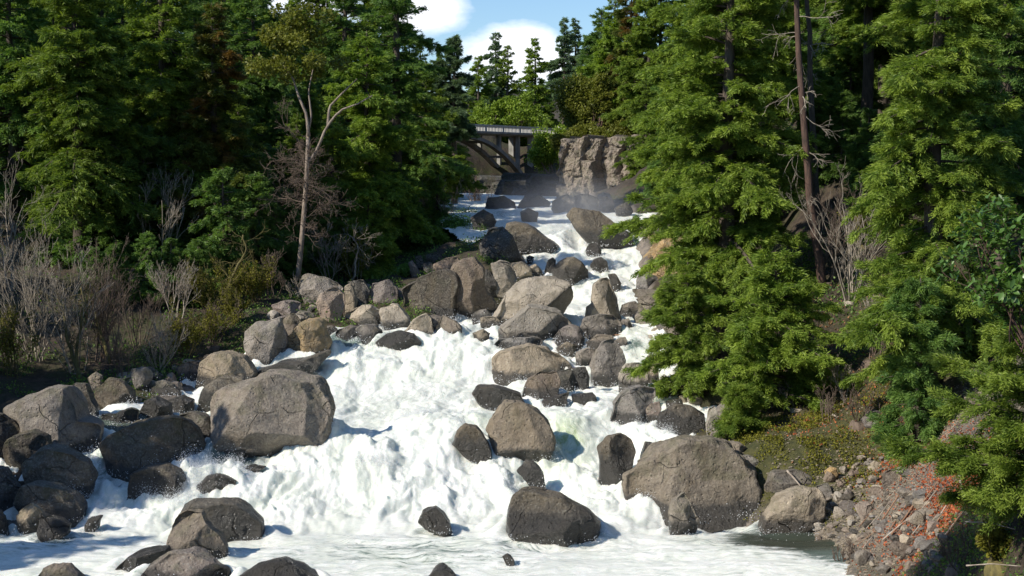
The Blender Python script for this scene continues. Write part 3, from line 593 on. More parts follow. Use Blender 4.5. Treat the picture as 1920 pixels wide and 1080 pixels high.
green = np.clip(.95 * blob(x, y, 1060, 835, 70, 50) + .6 * blob(x, y, 900, 815, 90, 30) + .3 * blob(x, y, 700, 840, 100, 40) + .45 * blob(x, y, 950, 780, 60, 20) + .2 * blob(x, y, 760, 1060, 140, 30) + .2 * blob(x, y, 780, 760, 160, 30), 0, 1)
clear = np.clip(.95 * blob(x, y, 1480, 1018, 140, 24, 4) + .7 * blob(x, y, 250, 795, 80, 22, 4) + .4 * blob(x, y, 460, 862, 70, 22), 0, 1)
nx = len(us); i = np.arange(len(Ds) - 1)[:, None] * nx + np.arange(nx - 1)[None]
kq = keep[:-1, :-1] | keep[1:, 1:] | keep[1:, :-1] | keep[:-1, 1:]
ctr = (x.reshape(len(Ds), nx) > xL(DD) - 3) & (x.reshape(len(Ds), nx) < xR(DD) + 2.5); kq &= ctr[:-1, :-1]
Fq = np.stack([i, i + 1, i + nx + 1, i + nx], 2)[kq].reshape(-1, 4)
used = np.unique(Fq); mp = np.full(len(x), -1); mp[used] = np.arange(len(used))
WV = np.stack([x, y, z], 1)
obj('water', mesh('water', WV[used], mp[Fq], M['water'], {'pool': pool[used], 'foam': foam[used], 'green': green[used], 'clear': clear[used]}, True), kind='structure')
# spray thrown up above the rough water: stuff, nobody could count it
crest = (turb > .5) & (h > .25) & keep.ravel() & (foam > .8) & (x > xL(y)) & (x < xR(y)) & (y < 75)
ci = np.nonzero(crest)[0]; cc = RNG.choice(ci, 42000, p=None)
ex = RNG.exponential(.085, len(cc)) * (turb[cc]) * 1.3
P = WV[cc] + np.stack([RNG.normal(0, .10, len(cc)), RNG.normal(0, .10, len(cc)), ex - .03], 1); s = RNG.uniform(.004, .017, len(cc)) * np.clip(y[cc] / 45, .8, 1.5)
T = np.array([(1, 1, 1), (1, -1, -1), (-1, 1, -1), (-1, -1, 1)], float); rr = nrm(RNG.normal(size=(len(cc), 4, 3)) * .5 + T)
V = (P[:, None] + rr * s[:, None, None]).reshape(-1, 3); 
obj('spray', mesh('spray', V, (np.arange(len(cc))[:, None, None] * 4 + ti).reshape(-1, 3), M['spray']), label='white spray drops thrown up over the rapids', cat='spray', kind='stuff')
# ================================================================ plant makers
UP = np.array([0, 0, 1.])
def quads(P, D_, Nn, Lq, Wq):
    """leaf-sized diamonds: base P, direction D_, face normal Nn"""
    w = nrm(np.cross(D_, Nn)); L = Lq[:, None]; Wd = Wq[:, None]
    V = np.stack([P, P + D_ * L * .42 + w * Wd, P + D_ * L, P + D_ * L * .42 - w * Wd], 1).reshape(-1, 3)
    i = np.arange(len(P))[:, None] * 4; return V, i + np.arange(4)[None]
def rotz(v, a):
    c, s = np.cos(a), np.sin(a); return np.stack([v[:, 0] * c - v[:, 1] * s, v[:, 0] * s + v[:, 1] * c, v[:, 2]], 1)
def conifer(H, R, h0, nb, nl, rg, leaf=.13, droop=.35, rise=(.45, -.12), lean=(0, 0), taper=.75, gap=.0, side=None, wid=.12, patchy=.5, r0=None):
    nl = int(nl * 1.9); wid = min(wid, .095); leaf = leaf * 1.18; t = (np.arange(nb) + rg.uniform(0, 1, nb)) / nb
    h = h0 + (H * .985 - h0) * t; az = np.arange(nb) * 2.4 + rg.normal(0, .9, nb)
    prof = np.minimum((1 - t) ** taper, .62 + t * 2.2)
    L = R * prof * rg.uniform(.5, 1.15, nb) * (1 + .18 * rg.normal(size=nb)) + .12
    if gap: L *= np.where(rg.uniform(size=nb) < gap, .35, 1)
    L *= 1 + patchy * .5 * pn(v3(h * .45, az * .0 + np.cos(az), np.sin(az)))
    if side is not None: L *= 1 + .35 * np.cos(az - side)
    ra = rise[1] + (rise[0] - rise[1]) * t ** 1.5 + rg.normal(0, .10, nb)
    dr = droop * rg.uniform(.6, 1.3, nb)
    out = np.stack([np.cos(az), np.sin(az), np.zeros(nb)], 1)
    bx = lambda z: np.stack([lean[0] * z / H, lean[1] * z / H, z], 1)
    B0 = bx(h)
    def bp(bi, s): return B0[bi] + out[bi] * (L[bi] * s * (1 - .08 * s))[:, None] + UP * (L[bi] * (ra[bi] * s - dr[bi] * s ** 2 + dr[bi] * .38 * s ** 4))[:, None]
    ks = np.linspace(0, 1, 7)
    bi = np.repeat(np.arange(nb), 6); s0 = np.tile(ks[:-1], nb); s1 = np.tile(ks[1:], nb); rb = .012 + .016 * L
    W1 = prisms(bp(bi, s0), bp(bi, s1), (rb[bi] * (1.05 - s0)), (rb[bi] * (1.05 - s1)), 4)
    # side shoots
    ns = np.maximum((L * 9).astype(int), 4); bi = np.repeat(np.arange(nb), ns); m = len(bi)
    s = .10 + .90 * rg.uniform(0, 1, m) ** .8; sd = np.where(rg.uniform(size=m) < .5, -1, 1)
    P = bp(bi, s); tg = nrm(bp(bi, np.minimum(s + .05, 1.05)) - bp(bi, np.minimum(s + .05, 1.05) - .05))
    l = np.clip(L[bi] * .42 * (1.1 - s) ** .6 * rg.uniform(.5, 1.3, m), .26, 1.5)
    lat = nrm(np.cross(tg, UP)) * sd[:, None]; an = rg.uniform(.55, 1.15, m)
    dd = nrm(tg * np.cos(an)[:, None] + lat * np.sin(an)[:, None] + UP * rg.normal(-.06, .24, m)[:, None])
    W2 = prisms(P, P + dd * (l * .8)[:, None], np.full(m, .007), np.full(m, .003), 3)
    # needle sprays
    w = l / l.sum(); cnt = rg.multinomial(nl, w); si = np.repeat(np.arange(m), cnt); n = len(si); q = rg.uniform(.02, 1, n)
    ya = rg.uniform(.2, 1.1, n) * np.where(rg.uniform(size=n) < .5, -1, 1)
    d2 = rotz(dd[si], ya); d2[:, 2] += rg.normal(-.16, .33, n); d2 = nrm(d2)
    Pq = P[si] + dd[si] * (q * l[si])[:, None] - UP * (.16 * q ** 2 * l[si])[:, None] + rg.normal(0, .045, (n, 3))
    ll = leaf * rg.uniform(.6, 1.35, n) * (1.1 - .35 * q); nn = nrm(UP * .6 + rg.normal(0, .6, (n, 3)))
    V, Fq = quads(Pq, d2, nn, ll, ll * wid)
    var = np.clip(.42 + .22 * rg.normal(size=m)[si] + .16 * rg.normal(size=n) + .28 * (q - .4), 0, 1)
    zt = np.linspace(-.8, H, 14); r0 = r0 or .02 * H
    T = tube(bx(zt) + np.stack([.04 * np.sin(zt * .7), .04 * np.cos(zt * .9), 0 * zt], 1), r0 * (1 - np.clip(zt, 0, H) / H) ** .8 + .012 + .25 * r0 * (zt < 0), 9)
    return join([T, W1, W2]), (V, Fq, np.repeat(var, 4))
def build_tree(name, geo, leafm, barkm, loc, label, cat, group=None, rz=0):
    wood, lv = geo
    o = empty(name, loc, label, cat, group, rz)
    obj('trunk', mesh('trunk', wood[0], wood[1], M[barkm], None, True), o)
    obj('crown', mesh('crown', lv[0], lv[1], M[leafm], {'var': lv[2]}), o)
    return o
def grow(base, dirs, Ls, rs, rg, gens, K=5, kids=(4, 4, 3), wob=.22, trop=.08, ang=(.35, .9), lr=(.45, .8), rr=.55, sub=None):
    """branching wood without leaves: gens levels of limbs, each K pieces long"""
    P = np.atleast_2d(base).astype(float); Dd = nrm(np.atleast_2d(dirs).astype(float)); L = np.asarray(Ls, float); r = np.asarray(rs, float)
    out = []; tips = []
    for g in range(gens):
        n = len(P); pts = [P]; d = Dd; ds = [d]
        for k in range(K):
            d = nrm(d + rg.normal(0, wob, (n, 3)) + UP * trop); pts.append(pts[-1] + d * (L / K)[:, None]); ds.append(d)
        last = g == gens - 1; rt = r * (.25 if last else .5)
        for k in range(K):
            out.append((pts[k], pts[k + 1], r + (rt - r) * k / K, r + (rt - r) * (k + 1) / K, np.full(n, g)))
        tips.append((pts[-1], ds[-1]))
        if last: break
        nk = kids[min(g, len(kids) - 1)]; par = np.repeat(np.arange(n), nk); m = len(par)
        s = rg.uniform(.25, 1, m); kk = np.minimum((s * K).astype(int), K - 1); fr = s * K - kk
        PA = np.stack(pts, 0); DA = np.stack(ds, 0)
        P2 = PA[kk, par] * (1 - fr)[:, None] + PA[kk + 1, par] * fr[:, None]; dp = DA[kk + 1, par]
        rv = nrm(np.cross(dp, rg.normal(size=(m, 3)))); a = rg.uniform(*ang, m)
        P, Dd = P2, nrm(dp * np.cos(a)[:, None] + rv * np.sin(a)[:, None]); L2 = L[par] * rg.uniform(*lr, m) * (1.05 - .35 * s); r = np.maximum(r[par] * rr * (1.1 - .4 * s), .004); L = L2
    A = [np.concatenate([o[i] for o in out]) for i in range(5)]
    return A, tips
def twigs_mesh(A, k=4, minr=0):
    return prisms(A[0], A[1], np.maximum(A[2], minr), np.maximum(A[3], minr * .6), k)
def bare_shrub(H, n, spread, rg, gens=4, kids=(5, 4, 3), r=.025, trop=.10, wob=.16, minr=.006):
    a = rg.uniform(0, 2 * pi, n); b = spread * rg.uniform(.1, 1, n)
    D0 = np.stack([np.cos(a) * b, np.sin(a) * b, np.ones(n)], 1); P0 = np.stack([np.cos(a) * .12 * n ** .4 * rg.uniform(0, 1, n), np.sin(a) * .12 * n ** .4 * rg.uniform(0, 1, n), np.full(n, -.15)], 1)
    return grow(P0, D0, H * rg.uniform(.6, 1.05, n), r * rg.uniform(.6, 1.3, n), rg, gens, 6, kids, wob, trop, (.25, .75), (.35, .65), .55)
def leafcloud(centres, rad, n, rg, leaf=.10, wid=.38, flat=.7, up=.5):
    ci = rg.integers(0, len(centres), n); d = nrm(rg.normal(size=(n, 3))); r = rg.uniform(.25, 1, n) ** .5
    rad_ = (rad[ci] if hasattr(rad, '__len__') else np.full(n, rad))
    P = centres[ci] + d * np.array([1, 1, flat]) * (r * rad_)[:, None]
    dd = nrm(d * .7 + rg.normal(0, .6, (n, 3)) + UP * .1); nn = nrm(UP * up + d * .6 + rg.normal(0, .5, (n, 3)))
    ll = leaf * rg.uniform(.6, 1.3, n); V, Fq = quads(P, dd, nn, ll, ll * wid)
    cv = rg.normal(0, .18, len(centres)); return V, Fq, np.repeat(np.clip(.5 + cv[ci] + .15 * rg.normal(size=n), 0, 1), 4)
def leafy_tree(H, R, rg, nl, leaf=.14, gens=3, base_h=.4, flat=.65, kids=(7, 5, 3), clump=.55, trop=.12, r0=None, nstem=1):
    r0 = r0 or .018 * H; D0 = np.tile([0, 0, 1.], (nstem, 1)) + rg.normal(0, .12 if nstem == 1 else .4, (nstem, 3)) * [1, 1, 0]
    A, tips = grow(np.zeros((nstem, 3)) + rg.normal(0, .1, (nstem, 3)) * [1, 1, 0], D0, np.full(nstem, H * .75), np.full(nstem, r0), rg, gens, 6, kids, .12, .06, (.5, 1.1), (.35, .6), .5)
    c = np.vstack([t[0] for t in tips[1:]]); c = c[c[:, 2] > base_h * H]; ctr = np.median(c, 0)
    k = (R / max(np.percentile(np.hypot(c[:, 0], c[:, 1]), 92), .1)); 
    for i in (0, 1): A[i] = A[i] * np.array([k, k, 1]) if k < 1.6 else A[i]
    if k < 1.6: c = c * [k, k, 1]
    lv = leafcloud(c, R * clump * .42 * rg.uniform(.6, 1.3, len(c)), nl, rg, leaf, .36, flat)
    return twigs_mesh(A, 5), lv
def at(u, D): x = (u - 960) / F * D; return (x, D, g1(x, D))

# ================================================================ conifers of the left bank
rg = np.random.default_rng(21)
LG = 'conifers of the left bank'
def hfor(u, D, vtop):  # height that brings the top to a given picture row
    x, y, z = at(u, D); return (309 - vtop) / F * D - z
big = []
SPEC = [ # u, D, vtop, R, h0, branches, needles, leaf material, label
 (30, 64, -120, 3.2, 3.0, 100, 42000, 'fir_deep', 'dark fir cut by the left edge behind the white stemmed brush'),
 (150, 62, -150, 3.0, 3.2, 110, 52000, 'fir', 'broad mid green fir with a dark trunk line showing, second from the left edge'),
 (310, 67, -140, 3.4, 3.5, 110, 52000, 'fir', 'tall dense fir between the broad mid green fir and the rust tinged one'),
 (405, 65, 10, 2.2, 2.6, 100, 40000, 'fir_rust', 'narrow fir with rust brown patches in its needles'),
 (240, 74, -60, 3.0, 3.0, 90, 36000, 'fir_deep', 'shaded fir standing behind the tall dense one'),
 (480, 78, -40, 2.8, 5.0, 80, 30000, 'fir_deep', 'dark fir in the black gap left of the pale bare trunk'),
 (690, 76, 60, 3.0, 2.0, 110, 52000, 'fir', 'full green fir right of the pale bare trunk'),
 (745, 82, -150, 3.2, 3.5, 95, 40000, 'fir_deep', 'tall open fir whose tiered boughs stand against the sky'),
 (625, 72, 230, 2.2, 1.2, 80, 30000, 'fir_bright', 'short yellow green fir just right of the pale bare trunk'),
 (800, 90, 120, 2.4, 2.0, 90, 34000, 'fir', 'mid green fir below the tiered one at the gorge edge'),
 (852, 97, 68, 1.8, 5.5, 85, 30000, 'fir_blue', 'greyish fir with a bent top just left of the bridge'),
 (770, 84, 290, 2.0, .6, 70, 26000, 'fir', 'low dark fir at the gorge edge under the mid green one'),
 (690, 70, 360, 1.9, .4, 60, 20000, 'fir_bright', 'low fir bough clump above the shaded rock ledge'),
]
for i, (u, D, vt, R, h0, nb, nl, lm, lab) in enumerate(SPEC):
    loc = at(u, D); H = hfor(u, D, vt); R *= 1.22; nb = int(nb * 1.35); nl = int(nl * 1.5)
    open_ = 'tiered' in lab or 'bent top' in lab
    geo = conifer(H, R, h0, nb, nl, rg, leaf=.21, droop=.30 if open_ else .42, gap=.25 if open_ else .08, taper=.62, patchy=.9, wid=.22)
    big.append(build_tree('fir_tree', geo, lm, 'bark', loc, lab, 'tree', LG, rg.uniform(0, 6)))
rgl = np.random.default_rng(5)
lowsrc = conifer(5.2, 1.9, .15, 80, 20000, rgl, leaf=.17, droop=.4, taper=.55)
low0 = build_tree('small_fir', lowsrc, 'fir_deep', 'bark', at(150, 63), 'young dark fir filling the shade behind the left brush', 'tree', 'young firs behind the left brush')
for j, (u, D, s) in enumerate([(215, 57, .5), (275, 57.5, .55), (320, 58, .5), (175, 56, .5), (370, 58.5, .5), (420, 61, 1.), (480, 63, .95), (530, 66, .8), (110, 64, 1.0), (200, 63, 1.2), (270, 64, 1.2), (340, 65, 1.1), (600, 69, .7), (640, 71, .8), (730, 76, .8), (770, 79, .7), (820, 84, .7), (450, 67, 1.3), (510, 70, 1.2), (395, 67, 1.3)]):
    dup(low0, at(u, D), 'young dark fir filling the shade behind the left brush', rgl.uniform(0, 6), s)
# forest behind: copies of the same firs, further up the slope
back = [(60, 70, .8), (110, 73, .8), (200, 71, .75), (265, 76, .8), (350, 74, .8), (450, 72, .6), (520, 76, .55), (560, 74, .5), (640, 80, .5), (720, 90, .5), (40, 80, 1.0), (120, 88, 1.1), (200, 92, 1.0), (290, 84, 1.05), (370, 92, 1.1), (430, 86, .95), (470, 98, 1.05), (90, 100, 1.2), (330, 104, 1.2), (-60, 70, 1.0), (-120, 84, 1.1), (-30, 96, 1.2),
        (560, 108, 1.05), (600, 116, 1.25), (650, 104, 1.2), (700, 112, 1.35), (530, 94, .80), (770, 108, .8), (820, 116, .75), (400, 112, 1.2), (240, 112, 1.2), (160, 116, 1.3), (20, 118, 1.3), (480, 122, 1.15), (640, 92, .62), (580, 88, .55), (720, 96, .7), (840, 108, .55), (540, 82, .6)]
POS = ['behind the dark fir at the left edge', 'high behind the broad mid green fir']
for j, (u, D, s) in enumerate(back):
    src = big[[0, 2, 4, 5, 6, 1][j % 6]]
    dup(src, at(u, D), 'dark fir standing in the shaded forest behind the front row of the left bank', rg.uniform(0, 6), s * rg.uniform(.92, 1.08))['group'] = 'shaded firs behind the left front row'
# trees of the near left bank, outside the frame: they shade the left rocks
for j, (x, y, s) in enumerate([(-27, 43, .8), (-22, 33, .75), (-30, 52, .9), (-33, 36, .8), (-24, 27, .6), (-20.5, 46, .5), (-23.5, 52, .55), (-21, 41, .45), (-9.5, 16.3, .95), (-22, 10, (1., 1., 1.85))]):
    dup(big[[1, 2, 6, 0][j % 4]], (x, y, g1(x, y)), 'fir on the near left bank shading the boulders at the left edge', rg.uniform(0, 6), s)['group'] = 'firs of the near left bank'
# ================================================================ far trees round the bridge
FG = 'trees beyond the bridge'
far = []
for (u, D, vt, R, h0, nl, lm, lab, open_) in [
  (930, 190, 62, 2.8, 2.0, 22000, 'fir_blue', 'slim pointed pale fir, tallest beside the cloud', .1),
  (952, 172, 84, 3.2, .8, 26000, 'fir_bright', 'brighter green fir standing in front of the slim pointed pale fir', .0),
  (1003, 180, 72, 3.0, 1.5, 22000, 'fir', 'dark green fir behind the bridge rail', .1),
  (1057, 205, 36, 3.2, 4.0, 20000, 'fir_blue', 'bluish twin fir nearest the blue sky, left of the pair', .3),
  (1078, 208, 38, 3.0, 4.0, 20000, 'fir_blue', 'bluish twin fir nearest the blue sky, right of the pair', .35),
  (1100, 190, 70, 3.0, 2.0, 18000, 'fir_blue', 'shaded fir between the bluish twins and the right bank firs', .2),
  (897, 170, 105, 2.6, 1.5, 20000, 'fir', 'mid green fir between the bent topped fir and the slim pointed one', .2),
  (1145, 125, 40, 2.8, 1.0, 26000, 'fir', 'fir on the cliff top right of the leaning bare tree', .05),
  (1125, 165, 20, 3.0, 2.0, 22000, 'fir_deep', 'dark fir high behind the leaning bare tree', .15)]:
    geo = conifer(hfor(u, D, vt), R * 1.3, h0, 90, int(nl * 1.35), rg, leaf=.36, droop=.35, gap=open_, taper=.7, wid=.26)
    far.append(build_tree('fir_tree', geo, lm, 'bark', at(u, D), lab, 'tree', FG, rg.uniform(0, 6)))
for j, (u, D, s) in enumerate([(1180, 121, 1.), (1235, 112, 1.1), (1150, 130, .9)]):
    t_ = dup(big[[3, 6, 1][j]], at(u, D), ['narrow rust tinged fir at the top right end of the far cliff', 'full fir on the slope right behind the far cliff top', 'broad fir high above the far cliff'][j], 2. * j, s)
for j, (u, D, s) in enumerate([(915, 215, .6), (975, 225, .55), (1030, 230, .6), (1085, 235, .7), (1000, 205, .5), (880, 200, .55), (850, 175, .6), (1120, 210, .8), (1145, 160, .8), (1090, 160, .5), (825, 160, .6), (790, 170, .7)]):
    dup(far[[0, 2, 6, 1][j % 4]], at(u, D), 'distant dark fir filling the tree line behind the bridge', rg.uniform(0, 6), s)['group'] = 'distant firs behind the bridge'
geo = leafy_tree(hfor(1070, 121, 130), 2.6, rg, 26000, .20, nstem=3, base_h=.05, clump=.8)
build_tree('leafy_tree', geo, 'leaf_olive', 'bark_pale', at(1066, 121), 'olive green bushy tree on the cliff top beside the right end of the bridge', 'tree')
geo = leafy_tree(hfor(1035, 127, 245), 1.7, rg, 12000, .18, nstem=3, base_h=-.5, clump=.9)
build_tree('leafy_tree', geo, 'leaf_lime', 'bark_pale', at(1040, 127), 'small yellow green tree hanging below the bridge end', 'tree')
geo = leafy_tree(hfor(1105, 118, 120), 1.8, rg, 9000, .18, nstem=2, base_h=.3, clump=.6)
build_tree('leafy_tree', geo, 'leaf_olive', 'bark_red', at(1112, 118), 'thin leafy tree with orange brown limbs above the cliff', 'tree')
for (u, D, vt, lab) in [(960, 163, 175, 'lime green bush behind the left part of the bridge rail'), (930, 166, 190, 'lime green bush at the left end of the pale rail'), (985, 170, 185, 'lime green bush behind the middle of the bridge rail')]:
    geo = leafy_tree(max(hfor(u, D, vt), 3.5), 2.2, rg, 9000, .26, nstem=3, base_h=.0, clump=.9)
    build_tree('leafy_bush', geo, 'leaf_lime', 'bark_pale', at(u, D), lab, 'bush', 'bushes behind the bridge')
# ================================================================ small green bushes by the rocks
for (u, D, vt, R, lm, lab) in [(858, 79, 405, 1.0, 'leaf', 'round green leafy bush at the forest edge left of the upper chute'), (895, 78, 440, .45, 'leaf_olive', 'little olive bush right of the round green leafy bush'),
                               (758, 69, 500, .55, 'leaf', 'small round green bush perched above the huge blackish boulder'), (835, 76, 465, .5, 'leaf', 'low green shrub between the forest and the pinkish rock')]:
    loc = at(u, D); loc = (loc[0], loc[1], min(loc[2], -tanv(vt) * D - R * 1.1)); H = -tanv(vt) * D - loc[2]
    geo = leafy_tree(H, R, rg, 5200, .11, nstem=4, base_h=.08, clump=.9, gens=3, kids=(5, 4, 3))
    build_tree('leafy_bush', geo, lm, 'bark', loc, lab, 'bush')
# ================================================================ right bank firs
RGp = 'firs of the right bank'
def RT(u, D, vt, R, h0, nb, nl, lm, lab, leaf, seed, vb=None, **kw):
    rg2 = np.random.default_rng(seed); loc = at(u, D)
    if vb:
        dd = np.arange(18, 70, .1); h_ = np.nonzero(-tanv(vb) * dd <= gz((u - 960) / F * dd, dd))[0]; D = dd[h_[0]] if len(h_) else D; loc = at(u, D)
    H = (309 - vt) / F * D - loc[2]
    geo = conifer(H, R, h0, nb, nl, rg2, leaf=leaf, **kw)
    return build_tree('fir_tree', geo, lm, kw.get('bk', 'bark'), loc, lab, 'tree', RGp)
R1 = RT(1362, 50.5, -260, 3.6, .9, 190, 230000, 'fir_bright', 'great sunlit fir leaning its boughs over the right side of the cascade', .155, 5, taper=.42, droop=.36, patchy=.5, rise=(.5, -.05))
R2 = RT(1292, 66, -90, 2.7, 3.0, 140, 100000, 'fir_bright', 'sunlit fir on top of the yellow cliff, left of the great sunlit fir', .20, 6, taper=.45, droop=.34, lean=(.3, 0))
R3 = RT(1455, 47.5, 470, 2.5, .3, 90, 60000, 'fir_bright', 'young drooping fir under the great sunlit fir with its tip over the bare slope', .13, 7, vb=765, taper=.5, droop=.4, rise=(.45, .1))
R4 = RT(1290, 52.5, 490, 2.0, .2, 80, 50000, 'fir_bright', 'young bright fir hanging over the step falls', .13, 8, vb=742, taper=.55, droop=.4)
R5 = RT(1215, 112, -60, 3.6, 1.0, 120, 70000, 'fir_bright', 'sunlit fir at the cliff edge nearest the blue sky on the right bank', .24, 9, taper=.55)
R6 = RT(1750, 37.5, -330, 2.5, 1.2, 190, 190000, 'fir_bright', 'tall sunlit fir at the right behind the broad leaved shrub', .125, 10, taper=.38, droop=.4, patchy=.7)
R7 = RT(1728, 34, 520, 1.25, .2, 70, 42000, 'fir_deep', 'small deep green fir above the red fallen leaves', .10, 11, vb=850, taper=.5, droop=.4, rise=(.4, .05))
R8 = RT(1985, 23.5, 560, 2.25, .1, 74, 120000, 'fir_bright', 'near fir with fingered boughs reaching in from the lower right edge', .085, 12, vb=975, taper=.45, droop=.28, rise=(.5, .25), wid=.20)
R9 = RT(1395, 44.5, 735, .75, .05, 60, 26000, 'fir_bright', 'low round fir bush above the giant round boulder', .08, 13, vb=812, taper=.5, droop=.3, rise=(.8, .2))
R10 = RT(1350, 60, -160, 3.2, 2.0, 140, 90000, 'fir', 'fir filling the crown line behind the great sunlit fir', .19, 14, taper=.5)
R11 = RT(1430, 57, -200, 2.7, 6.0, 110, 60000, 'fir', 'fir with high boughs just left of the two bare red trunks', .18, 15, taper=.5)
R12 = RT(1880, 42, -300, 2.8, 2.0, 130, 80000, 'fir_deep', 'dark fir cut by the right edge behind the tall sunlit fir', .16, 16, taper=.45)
for j, (u, D, s) in enumerate([(1560, 66, 1.), (1620, 60, .95), (1500, 74, 1.0), (1680, 62, 1.), (1750, 70, 1.1), (1830, 62, 1.), (1920, 56, 1.), (1590, 82, 1.2), (1700, 84, 1.2), (1380, 78, .9), (1260, 84, .85), (1450, 88, 1.0), (1330, 96, .9), (1210, 104, .62), (1860, 78, 1.1), (1980, 66, 1.0), (1650, 74, 1.0), (1540, 94, 1.1), (2030, 50, .9), (1800, 52, .8)]):
    src = [R12, R11, R10, big[2], big[0]][j % 5]
    dup(src, at(u, D), 'dark fir in the shaded forest above the right bank', rg.uniform(0, 6), s * .95)['group'] = 'shaded firs above the right bank'
low1 = None
for j, (u, D, s_) in enumerate([(1575, 57, .7), (1530, 60, .8), (1625, 55, .65), (1660, 52, .6), (1590, 62, .9)]):
    t_ = dup(low0, at(u, D), 'young dark fir on the shaded slope behind the red trunks', 1.3 * j, s_); t_['group'] = 'young firs behind the red trunks'
for j, (u, D, H, R, lab) in enumerate([(1085, 116, 1.7, 1.2, 'olive bush on the left end of the far cliff top'), (1120, 114, 1.3, 1.1, 'olive bush in the middle of the far cliff top'), (1165, 112, 1.8, 1.3, 'olive bush at the right end of the far cliff top'), (1062, 113.5, 1.6, .9, 'olive bush spilling over the left edge of the far cliff')]):
    geo = leafy_tree(H, R, np.random.default_rng(800 + j), 5000, .17, nstem=4, base_h=-.3, clump=1.)
    x_, y_, z_ = at(u, D); build_tree('leafy_bush', geo, 'leaf_olive', 'bark', (x_, y_, max(z_, 1.6 if j != 3 else .8)), lab, 'bush')
# two bare red trunks
def bare_trunk(pts, r0, label, nstub, seed, barkm='bark_red', crown=None):
    rg2 = np.random.default_rng(seed); P = np.array([W(*p) for p in pts]); o = empty('pine_tree', P[0], label, 'tree', 'pines with bare lower trunks')
    t = np.linspace(0, 1, 16); q = np.stack([np.interp(t, np.linspace(0, 1, len(P)), P[:, k]) for k in range(3)], 1) - P[0]; q += rg2.normal(0, .02, q.shape) * [1, 1, 0]
    V = tube(q, r0 * (1 - .6 * t), 10); obj('trunk', mesh('trunk', V[0], V[1], M[barkm], None, True), o)
    s = rg2.uniform(.3, .95, nstub); base = np.stack([np.interp(s, t, q[:, k]) for k in range(3)], 1); a = rg2.uniform(0, 2 * pi, nstub)
    A, _ = grow(base, np.stack([np.cos(a), np.sin(a), rg2.uniform(-.7, .1, nstub)], 1), rg2.uniform(.4, 1.5, nstub), rg2.uniform(.012, .028, nstub), rg2, 3, 5, (4, 3), .2, -.06)
    T = twigs_mesh(A, 4, .006); obj('dead_branches', mesh('dead_branches', T[0], T[1], M['twig'], None, True), o)
    if crown:
        top = q[-1]; geo = conifer(crown[0], crown[1], .3, 60, 26000, rg2, leaf=.17, taper=.5, gap=.1)
        lv = geo[1]; obj('crown', mesh('crown', lv[0] + top - [0, 0, crown[0] * .12], lv[1], M['fir'], {'var': lv[2]}), o)
    return o
bare_trunk([(1548, 585, 49), (1535, 480, 49), (1520, 370, 49), (1508, 240, 49), (1498, 100, 49), (1490, -60, 49), (1486, -200, 49)], .17, 'leaning red barked pine trunk bare from the slope up', 13, 31, 'bark_red', (7, 2.2))
bare_trunk([(1536, 470, 53), (1524, 250, 53), (1516, 60, 53), (1510, -120, 53)], .15, 'darker thinner pine trunk just behind the leaning red one', 9, 32, 'bark', (8, 2.2))
# ================================================================ tall pale bare tree of the left bank
rg2 = np.random.default_rng(55)
P = np.array([W(*p) for p in [(558, 525, 62), (564, 470, 62), (570, 400, 62), (575, 330, 62), (578, 255, 62)]]); o = empty('bare_tree', P[0], 'tall pale trunked tree with a bare forked top left of the gorge', 'tree')
q = P - P[0]; t = np.linspace(0, 1, 12); q = np.stack([np.interp(t, np.linspace(0, 1, len(P)), q[:, k]) for k in range(3)], 1); parts = [tube(q, .125 - .04 * t, 10)]
fork = q[-1]; up = lambda u, v, D=62: W(u, v, D) - P[0]
for pl, r in [([fork, up(572, 215), up(556, 180), up(545, 150), up(528, 118)], .08), ([q[-3], up(596, 285), up(612, 240), up(640, 210), up(668, 196), up(695, 182)], .08), ([up(612, 240), up(618, 205), up(640, 170), up(665, 150)], .07), ([fork, up(582, 220), up(580, 170), up(590, 130)], .06)]:
    pl = np.array(pl); pl = pl + rg2.normal(0, .05, pl.shape); tt = np.linspace(0, 1, 12); pp = np.stack([np.interp(tt, np.linspace(0, 1, len(pl)), pl[:, k]) for k in range(3)], 1); parts.append(tube(pp, r * (1 - .7 * tt), 7))
TV = join([(a, b) for a, b in parts]); obj('trunk', mesh('trunk', TV[0], TV[1], M['bark_pale'], None, True), o)
n = 38; s = rg2.uniform(.35, 1, n); base = np.stack([np.interp(s, t, q[:, k]) for k in range(3)], 1); a = rg2.uniform(0, 2 * pi, n)
A, _ = grow(base, np.stack([np.cos(a) - .25, np.sin(a), rg2.uniform(-.2, .5, n)], 1), rg2.uniform(.6, 2.0, n), rg2.uniform(.012, .03, n), rg2, 4, 5, (4, 4, 3), .2, .0)
T = twigs_mesh(A, 3, .008); obj('branches', mesh('branches', T[0], T[1], M['twig_brown'], None, True), o)
cen = np.array([up(u, v, 62 + d) for u, v, d in [(520, 80, 0), (550, 60, .5), (580, 75, -.3), (540, 105, .4), (500, 110, 0), (600, 100, .6), (565, 40, 0), (525, 50, .8), (590, 50, .2), (575, 110, 0), (548, 138, .3), (510, 140, .1)]])
cen = np.vstack([cen + rg2.normal(0, .5, cen.shape) for _ in range(3)]); lv = leafcloud(cen, .50, 8000, rg2, .15, .34, .6); obj('crown', mesh('crown', lv[0], lv[1], M['leaf_olive'], {'var': lv[2]}), o)
